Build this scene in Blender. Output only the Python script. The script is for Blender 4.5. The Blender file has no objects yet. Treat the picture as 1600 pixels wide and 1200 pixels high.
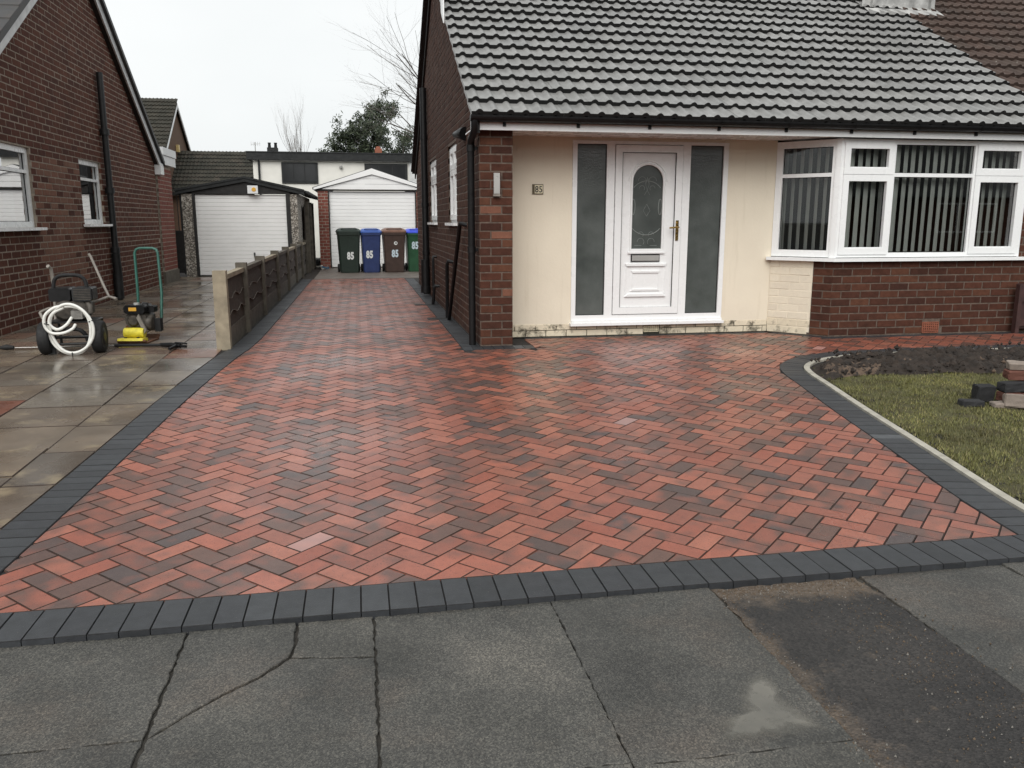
import bpy, bmesh, math, random
import numpy as np
from mathutils import Vector, Matrix
random.seed(7); np.random.seed(7)
R = math.radians
sc = bpy.context.scene
COL = sc.collection

# ------------------------------------------------------------------ camera, sky, sun, exposure
cam_d = bpy.data.cameras.new('camera'); cam = bpy.data.objects.new('camera', cam_d); COL.objects.link(cam)
cam_d.sensor_width = 36; cam_d.lens = 29.025; cam_d.clip_start = 0.05; cam_d.clip_end = 2000
cam.location = (0, 0, 1.27); cam.rotation_euler = (R(90 - 11.18), 0, R(-10.4))
sc.camera = cam

SUN_EL, SUN_AZ = 40, 196          # azimuth: direction the light comes from, degrees clockwise from +Y
world = bpy.data.worlds.new('World'); sc.world = world; world.use_nodes = True
wt = world.node_tree; wt.nodes.clear()
wo = wt.nodes.new('ShaderNodeOutputWorld'); wb = wt.nodes.new('ShaderNodeBackground')
sky = wt.nodes.new('ShaderNodeTexSky'); sky.sky_type = 'NISHITA'; sky.sun_disc = False
sky.sun_elevation = R(SUN_EL); sky.sun_rotation = R(SUN_AZ); sky.dust_density = 4
hs = wt.nodes.new('ShaderNodeHueSaturation'); hs.inputs['Saturation'].default_value = 0.12
wt.links.new(sky.outputs[0], hs.inputs['Color'])
wn = wt.nodes.new('ShaderNodeTexNoise'); wn.inputs['Scale'].default_value = 2.2; wn.inputs['Detail'].default_value = 4
wtc = wt.nodes.new('ShaderNodeTexCoord'); wmp = wt.nodes.new('ShaderNodeMapping')
wmp.inputs['Scale'].default_value = (1, 1, 2.2)
wt.links.new(wtc.outputs['Generated'], wmp.inputs[0]); wt.links.new(wmp.outputs[0], wn.inputs[0])
wr = wt.nodes.new('ShaderNodeValToRGB')
wr.color_ramp.elements[0].position = .3; wr.color_ramp.elements[0].color = (6.15, 6.4, 6.42, 1)
wr.color_ramp.elements[1].position = .7; wr.color_ramp.elements[1].color = (7.0, 7.15, 7.15, 1)
wt.links.new(wn.outputs[0], wr.inputs[0])
wm = wt.nodes.new('ShaderNodeMixRGB'); wm.inputs[0].default_value = .85
wt.links.new(hs.outputs[0], wm.inputs[1]); wt.links.new(wr.outputs[0], wm.inputs[2])
wb.inputs['Strength'].default_value = 0.1
wt.links.new(wm.outputs[0], wb.inputs[0]); wt.links.new(wb.outputs[0], wo.inputs[0])

sun_d = bpy.data.lights.new('sun', 'SUN'); sun = bpy.data.objects.new('sun', sun_d); COL.objects.link(sun)
sun_d.energy = 1.5; sun_d.angle = R(50); sun_d.color = (1, .97, .93)
sdir = Vector((math.sin(R(SUN_AZ)) * math.cos(R(SUN_EL)), math.cos(R(SUN_AZ)) * math.cos(R(SUN_EL)), math.sin(R(SUN_EL))))
sun.rotation_euler = sdir.to_track_quat('Z', 'Y').to_euler(); sun.location = (0, -10, 20)
sc.view_settings.view_transform = 'Standard'; sc.view_settings.look = 'None'
sc.view_settings.exposure = 0.6; sc.view_settings.gamma = 1.0
sc.view_settings.use_curve_mapping = False
sc.cycles.max_bounces = 8; sc.cycles.transparent_max_bounces = 12; sc.cycles.caustics_reflective = False; sc.cycles.caustics_refractive = False

# ------------------------------------------------------------------ materials
MATS = {}
def lin(c):
    return tuple(((v / 255) / 12.92 if v / 255 <= .04045 else ((v / 255 + .055) / 1.055) ** 2.4) for v in c) + (1,)

class NT:
    def __init__(s, name):
        s.m = bpy.data.materials.new(name); s.m.use_nodes = True
        s.t = s.m.node_tree; s.b = s.t.nodes['Principled BSDF']; s.o = s.t.nodes['Material Output']
        s.geo = s.t.nodes.new('ShaderNodeNewGeometry')
    def n(s, t, **kw):
        x = s.t.nodes.new(t)
        for k, v in kw.items(): setattr(x, k, v)
        return x
    def l(s, a, b): s.t.links.new(a, b)
    def math(s, op, a, b=None, clamp=False):
        x = s.n('ShaderNodeMath', operation=op, use_clamp=clamp)
        for i, v in enumerate((a, b)):
            if v is None: continue
            if isinstance(v, (int, float)): x.inputs[i].default_value = v
            else: s.l(v, x.inputs[i])
        return x.outputs[0]
    def rnd(s):
        a = s.n('ShaderNodeAttribute', attribute_name='rnd'); oi = s.n('ShaderNodeObjectInfo')
        return s.math('FRACT', s.math('ADD', a.outputs['Fac'], oi.outputs['Random']))
    def noise(s, scale, detail=4, rough=.55, w=None, vec=None):
        x = s.n('ShaderNodeTexNoise'); x.inputs['Scale'].default_value = scale
        x.inputs['Detail'].default_value = detail; x.inputs['Roughness'].default_value = rough
        if w is not None:
            x.noise_dimensions = '4D'; s.l(w, x.inputs['W'])
        s.l(vec or s.geo.outputs['Position'], x.inputs['Vector'])
        return x.outputs[0]
    def ramp(s, fac, stops, interp='LINEAR'):
        x = s.n('ShaderNodeValToRGB'); cr = x.color_ramp; cr.interpolation = interp
        while len(cr.elements) < len(stops): cr.elements.new(.5)
        for e, (p, c) in zip(cr.elements, stops):
            e.position = p; e.color = c if len(c) == 4 else tuple(c) + (1,)
        s.l(fac, x.inputs[0]); return x.outputs[0]
    def mapr(s, fac, a, b, c, d):
        x = s.n('ShaderNodeMapRange'); s.l(fac, x.inputs[0])
        for i, v in enumerate((a, b, c, d)): x.inputs[i + 1].default_value = v
        return x.outputs[0]
    def mix(s, fac, a, b, mode='MIX'):
        x = s.n('ShaderNodeMixRGB', blend_type=mode)
        for i, v in enumerate((fac, a, b)):
            if isinstance(v, (int, float)): x.inputs[i].default_value = v
            elif isinstance(v, tuple): x.inputs[i].default_value = v if len(v) == 4 else v + (1,)
            else: s.l(v, x.inputs[i])
        return x.outputs[0]
    def bump(s, h, strength=.3, dist=.01):
        x = s.n('ShaderNodeBump'); x.inputs['Strength'].default_value = strength; x.inputs['Distance'].default_value = dist
        s.l(h, x.inputs['Height']); s.l(x.outputs[0], s.b.inputs['Normal'])
    def col(s, c): s.l(c, s.b.inputs['Base Color'])
    def rough(s, r):
        if isinstance(r, (int, float)): s.b.inputs['Roughness'].default_value = r
        else: s.l(r, s.b.inputs['Roughness'])

def simple(name, c, rough=.5, var=.12, nscale=12, bump=0, metal=0, spec=.5, bscale=60, rv=.1):
    """colour c (linear) with gentle noise mottling, roughness wear and fine relief"""
    t = NT(name); n1 = t.noise(nscale, 5)
    dark = tuple(v * (1 - var) for v in c[:3]); lite = tuple(min(1, v * (1 + var)) for v in c[:3])
    t.col(t.ramp(n1, [(.3, dark), (.7, lite)]))
    t.rough(t.mapr(t.noise(nscale * 2.3, 3), .3, .7, max(.02, rough - rv), min(1, rough + rv)))
    t.b.inputs['Metallic'].default_value = metal; t.b.inputs['Specular IOR Level'].default_value = spec
    if bump: t.bump(t.noise(bscale, 4), bump, .004)
    MATS[name] = t.m; return t.m

def brickmat(name, cols, mott=.35, rough=.85, dirt=None, spec=.3):
    t = NT(name); r = t.rnd()
    base = t.ramp(r, [(i / max(1, len(cols) - 1), c) for i, c in enumerate(cols)])
    n1 = t.noise(16, 5, .6, w=t.math('MULTIPLY', r, 40)); n2 = t.noise(140, 3)
    c = t.mix(1.0, base, t.ramp(n1, [(.25, (1 - mott,) * 3), (.75, (1 + mott * .6,) * 3)]), 'MULTIPLY')
    c = t.mix(t.mapr(n2, .55, .75, 0, .35), c, tuple(v * .55 for v in cols[0][:3]))
    if dirt:
        n3 = t.noise(7.0, 5, .7); c = t.mix(t.mapr(n3, .52, .66, 0, dirt[1]), c, dirt[0])
    t.col(c); t.rough(rough); t.b.inputs['Specular IOR Level'].default_value = spec
    t.bump(t.noise(90, 5, .7), .5, .004); MATS[name] = t.m; return t.m

# -- charcoal/brindle block pavers
def paver():
    t = NT('brindle_paver'); r = t.rnd()
    wv = t.math('MULTIPLY', r, 60)
    red = t.ramp(t.math('FRACT', t.math('MULTIPLY', r, 7.31)), [(0, (.26, .078, .050)), (.25, (.335, .112, .073)), (.5, (.21, .074, .051)), (.75, (.355, .13, .086)), (1, (.245, .083, .056))])
    grey = t.ramp(t.math('FRACT', t.math('MULTIPLY', r, 3.77)), [(0, (.085, .053, .045)), (.4, (.115, .066, .052)), (.8, (.072, .053, .049)), (1, (.055, .049, .050))])
    n1 = t.noise(7.5, 4, .55, w=wv)
    thr = t.mapr(t.math('FRACT', t.math('MULTIPLY', r, 13.7)), 0, 1, -.27, .20)
    f = t.mapr(t.math('ADD', n1, thr), .38, .64, 0, .95)
    c = t.mix(f, red, grey)
    n2 = t.noise(30, 5, .65, w=wv)
    c = t.mix(1.0, c, t.ramp(n2, [(.25, (.76, .74, .74)), (.75, (1.16, 1.14, 1.12))]), 'MULTIPLY')
    spk = t.noise(150, 3, .6); c = t.mix(t.mapr(spk, .61, .67, 0, .8), c, (.012, .010, .010))
    sand = t.noise(170, 2, .5); pos = t.noise(1.4, 3)
    c = t.mix(t.math('MULTIPLY', t.mapr(sand, .69, .73, 0, .8), t.mapr(pos, .4, .65, 0, 1)), c, (.42, .33, .25))
    pale = t.math('GREATER_THAN', t.math('FRACT', t.math('MULTIPLY', r, 29.3)), .9965)
    c = t.mix(t.math('MULTIPLY', pale, .55), c, (.45, .27, .25))
    t.col(c); t.rough(t.mapr(t.noise(1.1, 4, .6), .3, .7, .24, .50)); t.b.inputs['Specular IOR Level'].default_value = .5
    t.bump(t.noise(160, 4, .7), .35, .003); MATS['paver'] = t.m
paver()
def charcoal():
    t = NT('charcoal_block'); r = t.rnd()
    c = t.ramp(r, [(0, (.021, .023, .026)), (.5, (.034, .037, .041)), (.975, (.026, .028, .032)), (1, (.07, .075, .08))])
    c = t.mix(1.0, c, t.ramp(t.noise(22, 5, .6), [(.25, (.75,) * 3), (.75, (1.3,) * 3)]), 'MULTIPLY')
    c = t.mix(t.mapr(t.noise(190, 2), .71, .74, 0, .6), c, (.25, .22, .19))
    t.col(c); t.rough(t.mapr(t.noise(2, 4), .3, .7, .42, .62)); t.bump(t.noise(170, 4, .7), .35, .003); MATS['charcoal'] = t.m
charcoal()
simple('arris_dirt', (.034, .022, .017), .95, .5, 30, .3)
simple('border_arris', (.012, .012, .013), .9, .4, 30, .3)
simple('path_joint', (.03, .027, .022), .95, .5, 25, .4)
simple('joint_sand', (.014, .012, .011), .95, .5, 40, .4)
# -- grey footpath flags with exposed aggregate
def flag():
    t = NT('footpath_flag'); r = t.rnd()
    c = t.ramp(t.noise(2.2, 6, .62), [(.3, (.036, .036, .033)), (.52, (.062, .061, .056)), (.72, (.098, .093, .083))])
    c = t.mix(t.mapr(t.noise(1.6, 5, .65), .52, .70, 0, .5), c, (.098, .078, .063))
    v = t.n('ShaderNodeTexVoronoi'); v.inputs['Scale'].default_value = 210; t.l(t.geo.outputs['Position'], v.inputs['Vector'])
    c = t.mix(1.0, c, t.ramp(v.outputs['Color'], [(.1, (.55, .55, .55)), (.55, (1.0, 1.0, 1.0)), (.95, (2.0, 1.95, 1.85))]), 'MULTIPLY')
    c = t.mix(t.mapr(t.noise(300, 2), .69, .73, 0, .7), c, (.30, .29, .27))
    c = t.mix(1.0, c, t.ramp(r, [(0, (.85,) * 3), (1, (1.15, 1.13, 1.1))]), 'MULTIPLY')
    t.col(c); t.rough(t.mapr(t.noise(1.3, 4), .3, .7, .45, .75)); t.bump(t.noise(210, 5, .7), .6, .004); MATS['flag'] = t.m
flag()
def tarmac():
    t = NT('tarmac_patch')
    c = t.ramp(t.noise(2.5, 5, .6), [(.3, (.014, .0135, .0135)), (.7, (.036, .033, .031))])
    v = t.n('ShaderNodeTexVoronoi'); v.inputs['Scale'].default_value = 110; t.l(t.geo.outputs['Position'], v.inputs['Vector'])
    c = t.mix(1.0, c, t.ramp(v.outputs['Color'], [(.1, (.55,) * 3), (.9, (1.6, 1.55, 1.5))]), 'MULTIPLY')
    c = t.mix(t.mapr(t.noise(8, 5, .7), .6, .75, 0, .5), c, (.16, .12, .085))
    sx = t.n('ShaderNodeSeparateXYZ'); t.l(t.geo.outputs['Position'], sx.inputs[0]); n5 = t.noise(9, 5, .7)
    k = t.math('MAXIMUM', t.mapr(sx.outputs['Y'], 2.55, 2.84, 0, .75), t.mapr(sx.outputs['X'], 1.46, 1.29, 0, .6))
    c = t.mix(t.mapr(t.math('ADD', k, n5), .78, 1.08, 0, .85), c, t.ramp(t.noise(70, 4, .7), [(.3, (.07, .052, .038)), (.7, (.17, .13, .095))]))
    t.col(c); t.rough(.75); t.bump(t.math('ADD', v.outputs['Distance'], t.noise(40, 5, .7)), .8, .008); MATS['tarmac'] = t.m
tarmac()
def wetslab():
    t = NT('wet_drive_slab'); r = t.rnd()
    c = t.ramp(r, [(0, (.13, .104, .082)), (.3, (.165, .13, .098)), (.6, (.11, .093, .078)), (.93, (.15, .13, .108)), (1, (.16, .08, .055))])
    c = t.mix(1.0, c, t.ramp(t.noise(2.1, 5, .6), [(.25, (.6, .6, .6)), (.75, (1.35, 1.33, 1.28))]), 'MULTIPLY')
    c = t.mix(t.mapr(t.noise(3.3, 5, .6), .55, .68, 0, .6), c, (.32, .26, .17))
    c = t.mix(t.mapr(t.noise(150, 3), .6, .75, 0, .3), c, (.05, .045, .04))
    t.col(c); t.rough(t.mapr(t.noise(1.2, 4, .6), .35, .65, .10, .42)); t.bump(t.noise(120, 4, .6), .10, .003); MATS['wetslab'] = t.m
wetslab()
simple('red_slab', (.13, .05, .032), .35, .45, 3, .15, rv=.15)
simple('concrete_pad', (.12, .1, .085), .55, .35, 3, .3)
simple('kerb_concrete', (.36, .34, .29), .8, .2, 14, .3)
simple('post_concrete', (.27, .23, .165), .85, .28, 9, .5)
simple('post_concrete_old', (.095, .083, .065), .85, .35, 9, .5)
simple('fence_timber', (.036, .025, .017), .8, .4, 18, .5)
simple('waney_highlight', (.13, .11, .088), .8, .4, 14, .3)  # pale strip: highlight on the boards' wavy lower edges, put into the colour
simple('dark_timber', (.018, .0145, .012), .8, .4, 14, .4)
simple('gate_timber', (.045, .02, .018), .6, .3, 14, .3)
brickmat('brick_brown', [(.060, .025, .017), (.080, .032, .021), (.050, .022, .016), (.092, .038, .024), (.066, .027, .018), (.115, .05, .030)], .35, spec=.15)
brickmat('brick_side', [(.060, .031, .022), (.076, .038, .027), (.050, .026, .020), (.066, .033, .024)], .35, spec=.15)
brickmat('brick_left', [(.085, .031, .021), (.11, .040, .027), (.070, .027, .020), (.12, .046, .030), (.08, .032, .022)], .35, spec=.15)
brickmat('brick_orange', [(.16, .068, .043), (.19, .082, .052), (.14, .06, .04), (.2, .10, .065)], .3)
brickmat('brick_red', [(.17, .052, .038), (.2, .062, .045), (.15, .046, .035)], .25)
brickmat('brick_far', [(.15, .095, .065), (.13, .08, .055), (.17, .11, .075)], .2)
brickmat('brick_cream', [(.71, .64, .52), (.75, .68, .55), (.69, .62, .505)], .06, .7, ((.055, .048, .03), .0))
brickmat('brick_cream_dirty', [(.69, .61, .47), (.72, .64, .49), (.62, .55, .42)], .12, .75, ((.05, .045, .03), .9))
simple('mortar_light', (.27, .225, .18), .95, .3, 20, .4)
simple('mortar_dark', (.10, .074, .058), .95, .35, 20, .4)
simple('mortar_mossy', (.03, .03, .022), .95, .4, 20, .4)
def render_cream():
    t = NT('cream_render')
    c = t.ramp(t.noise(1.6, 5, .6), [(.3, (.70, .63, .51)), (.7, (.76, .69, .56))])
    c = t.mix(t.mapr(t.noise(60, 3), .7, .75, 0, .25), c, (.4, .34, .24))
    mp = t.n('ShaderNodeMapping'); mp.inputs['Scale'].default_value = (9, 9, .7); t.l(t.geo.outputs['Position'], mp.inputs[0])
    c = t.mix(t.mapr(t.noise(1.0, 5, .65, vec=mp.outputs[0]), .55, .75, 0, .35), c, (.50, .43, .31))
    t.col(c); t.rough(.8); t.bump(t.noise(45, 6, .7), .35, .006); MATS['cream'] = t.m
render_cream()
simple('upvc_white', (.80, .81, .81), .28, .02, 3, 0, spec=.5, rv=.05)
simple('white_paint', (.74, .75, .75), .45, .05, 6, .08)
simple('garage_white', (.80, .80, .79), .4, .03, 3, .0)
simple('barge_grey', (.55, .56, .56), .5, .15, 8, .1)
simple('black_plastic', (.006, .006, .0065), .45, .2, 10, 0, spec=.3)
simple('black_iron', (.010, .0105, .011), .5, .5, 12, .4)
simple('black_board', (.012, .011, .0105), .7, .4, 8, .3)
simple('rubber', (.008, .008, .0085), .75, .3, 20, .3)
simple('grey_tube', (.22, .20, .175), .5, .25, 20, .2)
simple('steel', (.35, .34, .32), .35, .2, 20, .1, metal=.8)
simple('dirty_engine', (.055, .047, .038), .6, .6, 22, .4)
simple('hose_white', (.72, .72, .68), .4, .06, 20)
simple('yellow_paint', (.72, .62, .06), .5, .2, 20, .1)
simple('orange_label', (.7, .38, .05), .5, .1, 20)
simple('green_paint', (.02, .095, .072), .4, .2, 16, .1)
simple('brass', (.45, .30, .10), .25, .15, 20, metal=1)
simple('chrome', (.45, .45, .43), .3, .05, 5, metal=.35, rv=.03)
simple('lead', (.33, .33, .32), .6, .45, 7, .5)
simple('slat_fabric', (.45, .45, .43), .9, .06, 8, .1)
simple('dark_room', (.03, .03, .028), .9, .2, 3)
simple('net_curtain', (.24, .245, .23), .9, .15, 10, .1)
simple('soil', (.022, .0155, .0115), .95, .6, 9, .8, bscale=120)
simple('soil_tan', (.085, .058, .04), .95, .4, 14, .6, bscale=120)
simple('grit_tan', (.10, .072, .048), .95, .4, 60)
simple('grit_grey', (.16, .15, .135), .95, .4, 60)
simple('bark', (.07, .06, .05), .9, .3, 8, .4)
simple('twig', (.20, .18, .165), .9, .3, 3)
simple('bin_dark_green', (.013, .024, .018), .45, .2, 10, .1)
simple('bin_blue', (.022, .038, .12), .45, .15, 10, .1)
simple('bin_blue_lid', (.045, .10, .34), .4, .15, 10, .1)
simple('bin_brown', (.05, .031, .025), .45, .2, 10, .1)
simple('bin_brown_lid', (.16, .085, .06), .45, .2, 10, .1)
simple('bin_green', (.018, .07, .032), .45, .2, 10, .1)
simple('bin_bright_blue', (.05, .09, .60), .4, .1, 10, .1)
simple('sticker_white', (.66, .68, .67), .5, .1, 60)
simple('sticker_blue_white', (.50, .60, .66), .5, .12, 60)
simple('plaque_wood', (.09, .07, .035), .6, .3, 30, .2)
simple('plaque_face', (.62, .56, .40), .4, .15, 30)
simple('ink_black', (.012, .012, .012), .5, .1, 20)
simple('terracotta', (.24, .08, .045), .8, .2, 20, .2)
simple('white_render', (.72, .71, .66), .8, .05, 3, .15)
simple('felt_black', (.011, .0125, .013), .75, .3, 6, .3)
simple('alarm_cream', (.6, .45, .2), .5, .1, 20)
simple('plant_litter_blue', (.10, .3, .5), .4, .4, 40, .1)
simple('road_asphalt', (.05, .05, .05), .85, .3, 6, .5)
simple('ground_earth', (.06, .055, .045), .95, .4, 1.5, .5)
simple('rust_steel', (.14, .065, .035), .8, .4, 25, .4)
def pebble():
    t = NT('pebbledash'); v = t.n('ShaderNodeTexVoronoi'); v.inputs['Scale'].default_value = 38
    t.l(t.geo.outputs['Position'], v.inputs['Vector'])
    c = t.ramp(v.outputs['Color'], [(.1, (.05, .045, .04)), (.45, (.17, .15, .125)), (.85, (.5, .47, .42))])
    t.col(c); t.rough(.85); t.bump(v.outputs['Distance'], .8, .01); MATS['pebble'] = t.m
pebble()
def tilemat(name, cols, rough, lichen=0, spec=.5, bumpv=.2):
    t = NT(name); r = t.rnd()
    c = t.ramp(r, [(i / (len(cols) - 1), k) for i, k in enumerate(cols)])
    c = t.mix(1.0, c, t.ramp(t.noise(9, 5, .6), [(.25, (.8,) * 3), (.75, (1.2,) * 3)]), 'MULTIPLY')
    c = t.mix(1.0, c, t.ramp(t.noise(1.3, 5, .65), [(.3, (.86, .85, .83)), (.7, (1.1, 1.1, 1.1))]), 'MULTIPLY')
    if lichen:
        c = t.mix(t.mapr(t.noise(26, 3, .5), .70, .76, 0, lichen), c, (.4, .38, .34))
        c = t.mix(t.mapr(t.noise(2.5, 5, .6), .5, .7, 0, .5), c, (.075, .06, .048))
    t.col(c); t.rough(rough); t.b.inputs['Specular IOR Level'].default_value = spec
    t.bump(t.noise(150, 4, .6), bumpv, .003); MATS[name] = t.m
tilemat('tile_grey', [(.215, .215, .211), (.245, .244, .239), (.195, .196, .194), (.23, .23, .225)], .42)
tilemat('tile_brown', [(.062, .043, .036), (.075, .05, .041), (.055, .04, .034)], .8, .8, .3, .5)
tilemat('tile_far', [(.030, .029, .023), (.042, .039, .030), (.026, .026, .020)], .85, .5, .3, .5)
tilemat('tile_slate', [(.03, .031, .033), (.042, .043, .045), (.035, .036, .038)], .6, .2, .4, .4)
simple('tile_edge', (.006, .006, .006), .9, .3, 20, .3)  # dark uncoated butt, blackened so its colour carries each course's shadow band
def glassmat(name, tint, refl=1.0):
    m = bpy.data.materials.new(name); m.use_nodes = True; t = m.node_tree; t.nodes.remove(t.nodes['Principled BSDF'])
    o = t.nodes['Material Output']; tr = t.nodes.new('ShaderNodeBsdfTransparent'); tr.inputs[0].default_value = tint + (1,)
    gl = t.nodes.new('ShaderNodeBsdfGlossy'); gl.inputs['Roughness'].default_value = .015
    fr = t.nodes.new('ShaderNodeFresnel'); fr.inputs[0].default_value = 1.5
    mm = t.nodes.new('ShaderNodeMath'); mm.operation = 'MULTIPLY'; mm.inputs[1].default_value = refl; mm.use_clamp = True
    mx = t.nodes.new('ShaderNodeMixShader')
    t.links.new(fr.outputs[0], mm.inputs[0]); t.links.new(mm.outputs[0], mx.inputs[0]); t.links.new(tr.outputs[0], mx.inputs[1]); t.links.new(gl.outputs[0], mx.inputs[2])
    t.links.new(mx.outputs[0], o.inputs[0]); MATS[name] = m
glassmat('clear_glass', (.93, .95, .94), .8)
def obscure():
    t = NT('obscure_glass')
    t.col(t.ramp(t.noise(2.0, 4), [(.3, (.045, .053, .050)), (.7, (.115, .128, .122))]))
    t.rough(.12); t.b.inputs['Specular IOR Level'].default_value = .8
    t.bump(t.noise(65, 3, .5), .35, .004); MATS['obscure'] = t.m
obscure()
simple('etched', (.20, .22, .21), .4, .1, 30)
simple('black_glass', (.02, .021, .022), .12, .2, 2, 0, rv=.03)
def leafmat(name, a, b):
    t = NT(name); r = t.rnd(); t.col(t.ramp(r, [(0, a), (1, b)])); t.rough(.6); MATS[name] = t.m
leafmat('evergreen_leaf', (.018, .03, .016), (.06, .075, .04))
def grassm():
    t = NT('lawn_grass'); r = t.rnd()
    c = t.ramp(r, [(0, (.075, .075, .024)), (.35, (.13, .13, .036)), (.6, (.19, .17, .062)), (.85, (.15, .17, .045)), (1, (.34, .28, .15))])
    c = t.mix(1.0, c, t.ramp(t.noise(1.9, 5, .65), [(.3, (.45, .40, .38)), (.5, (.95, .95, .85)), (.7, (1.45, 1.4, 1.25))]), 'MULTIPLY')
    t.col(c); t.rough(.6); MATS['grass'] = t.m
grassm()
def lawnm():
    t = NT('lawn_ground'); c = t.ramp(t.noise(5, 6, .65), [(.3, (.06, .047, .026)), (.5, (.07, .066, .024)), (.7, (.10, .10, .032))])
    t.col(c); t.rough(.95); t.bump(t.noise(60, 5, .7), .8, .02); MATS['lawn'] = t.m
lawnm()
def puddlem():
    t = NT('puddle_water'); t.col(t.ramp(t.noise(5, 4), [(.3, (.10, .095, .08)), (.7, (.19, .175, .145))])); t.rough(.08)
    a = t.n('ShaderNodeAttribute', attribute_name='fade'); f = t.mapr(t.math('ADD', a.outputs['Fac'], t.mapr(t.noise(28, 4, .65), .3, .7, -.22, .22)), .1, .95, 0, .85)
    t.l(f, t.b.inputs['Alpha']); MATS['puddle'] = t.m
puddlem()

# ------------------------------------------------------------------ mesh builder
W = {}                                     # world offset of each object (no parent is rotated unless 'local' is used)
class MB:
    def __init__(s): s.v = []; s.f = []; s.r = []; s.mi = []; s.sm = []
    def add(s, vs, fs, rnd=0.0, mi=0, smooth=False):
        o = len(s.v); s.v += [tuple(p) for p in vs]
        for q in fs:
            s.f.append(tuple(o + i for i in q)); s.r.append(rnd); s.mi.append(mi); s.sm.append(smooth)
        return s
    def box(s, a, b, rnd=0.0, mi=0):
        x0, y0, z0 = (min(a[i], b[i]) for i in range(3)); x1, y1, z1 = (max(a[i], b[i]) for i in range(3))
        return s.add([(x0, y0, z0), (x1, y0, z0), (x1, y1, z0), (x0, y1, z0), (x0, y0, z1), (x1, y0, z1), (x1, y1, z1), (x0, y1, z1)],
              [(0, 3, 2, 1), (4, 5, 6, 7), (0, 1, 5, 4), (1, 2, 6, 5), (2, 3, 7, 6), (3, 0, 4, 7)], rnd, mi)
    def obox(s, c, u, v, w, rnd=0.0, mi=0):
        c, u, v, w = Vector(c), Vector(u), Vector(v), Vector(w)
        P = [c + a * u + b * v + d * w for d in (-1, 1) for a, b in ((-1, -1), (1, -1), (1, 1), (-1, 1))]
        return s.add(P, [(0, 3, 2, 1), (4, 5, 6, 7), (0, 1, 5, 4), (1, 2, 6, 5), (2, 3, 7, 6), (3, 0, 4, 7)], rnd, mi)
    def prism(s, poly, fn0, fn1, rnd=0.0, mi=0):
        n = len(poly); P = [fn0(*p) for p in poly] + [fn1(*p) for p in poly]
        return s.add(P, [tuple(range(n))[::-1], tuple(range(n, 2 * n))] + [(i, (i + 1) % n, n + (i + 1) % n, n + i) for i in range(n)], rnd, mi)
    def tube(s, pts, rad, seg=8, rnd=0.0, cap=True, mi=0, smooth=True):
        pts = [Vector(p) for p in pts]; rads = rad if isinstance(rad, (list, tuple)) else [rad] * len(pts)
        n = len(pts); prev = None; rings = []
        for i, p in enumerate(pts):
            d = (pts[min(i + 1, n - 1)] - pts[max(i - 1, 0)]).normalized()
            if prev is None:
                a = Vector((0, 0, 1)) if abs(d.z) < .9 else Vector((1, 0, 0)); u = d.cross(a).normalized()
            else:
                u = (prev - d * prev.dot(d)); u = u.normalized() if u.length > 1e-6 else d.orthogonal().normalized()
            prev = u; v = d.cross(u)
            rings.append([p + (u * math.cos(2 * math.pi * k / seg) + v * math.sin(2 * math.pi * k / seg)) * rads[i] for k in range(seg)])
        V = [q for r in rings for q in r]
        F = [(i * seg + k, i * seg + (k + 1) % seg, (i + 1) * seg + (k + 1) % seg, (i + 1) * seg + k) for i in range(n - 1) for k in range(seg)]
        s.add(V, F, rnd, mi, smooth)
        if cap: s.add(rings[0], [tuple(range(seg))[::-1]], rnd, mi); s.add(rings[-1], [tuple(range(seg))], rnd, mi)
        return s
    def lathe(s, c, axis, prof, seg=20, rnd=0.0, mi=0, smooth=True):
        c = Vector(c); d = Vector(axis).normalized(); u = d.orthogonal().normalized(); v = d.cross(u)
        V = []; n = len(prof)
        for h, r in prof: V += [c + d * h + (u * math.cos(2 * math.pi * k / seg) + v * math.sin(2 * math.pi * k / seg)) * r for k in range(seg)]
        F = [(i * seg + k, i * seg + (k + 1) % seg, (i + 1) * seg + (k + 1) % seg, (i + 1) * seg + k) for i in range(n - 1) for k in range(seg)]
        s.add(V, F, rnd, mi, smooth); s.add(V[:seg], [tuple(range(seg))[::-1]], rnd, mi); s.add(V[-seg:], [tuple(range(seg))], rnd, mi)
        return s
    def mesh(s, name, mats, off=(0, 0, 0)):
        me = bpy.data.meshes.new(name); o = off
        me.from_pydata([(p[0] - o[0], p[1] - o[1], p[2] - o[2]) for p in s.v], [], s.f)
        for m in (mats if isinstance(mats, (list, tuple)) else [mats]): me.materials.append(MATS[m] if isinstance(m, str) else m)
        a = me.attributes.new('rnd', 'FLOAT', 'FACE'); a.data.foreach_set('value', s.r)
        me.polygons.foreach_set('material_index', s.mi); me.polygons.foreach_set('use_smooth', s.sm)
        me.update(); return me
    def build(s, name, mats, parent=None, local=False, **props):
        off = (0, 0, 0) if local or parent is None else W.get(parent.name, (0, 0, 0))
        ob = bpy.data.objects.new(name, s.mesh(name, mats, off)); COL.objects.link(ob)
        if parent: ob.parent = parent
        W[ob.name] = off
        for k, v in props.items(): ob[k] = v
        return ob
def root(name, loc, label, cat, group=None, rz=0):
    o = bpy.data.objects.new(name, None); COL.objects.link(o); o.empty_display_size = .2
    o.location = loc; o.rotation_euler = (0, 0, rz); W[o.name] = tuple(loc); o['label'] = label; o['category'] = cat
    if group: o['group'] = group
    return o
def tag(o, label, cat, group=None):
    o['label'] = label; o['category'] = cat
    if group: o['group'] = group
    return o
def part(name, parent): o = bpy.data.objects.new(name, None); COL.objects.link(o); o.parent = parent; W[o.name] = W[parent.name]; return o
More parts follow.
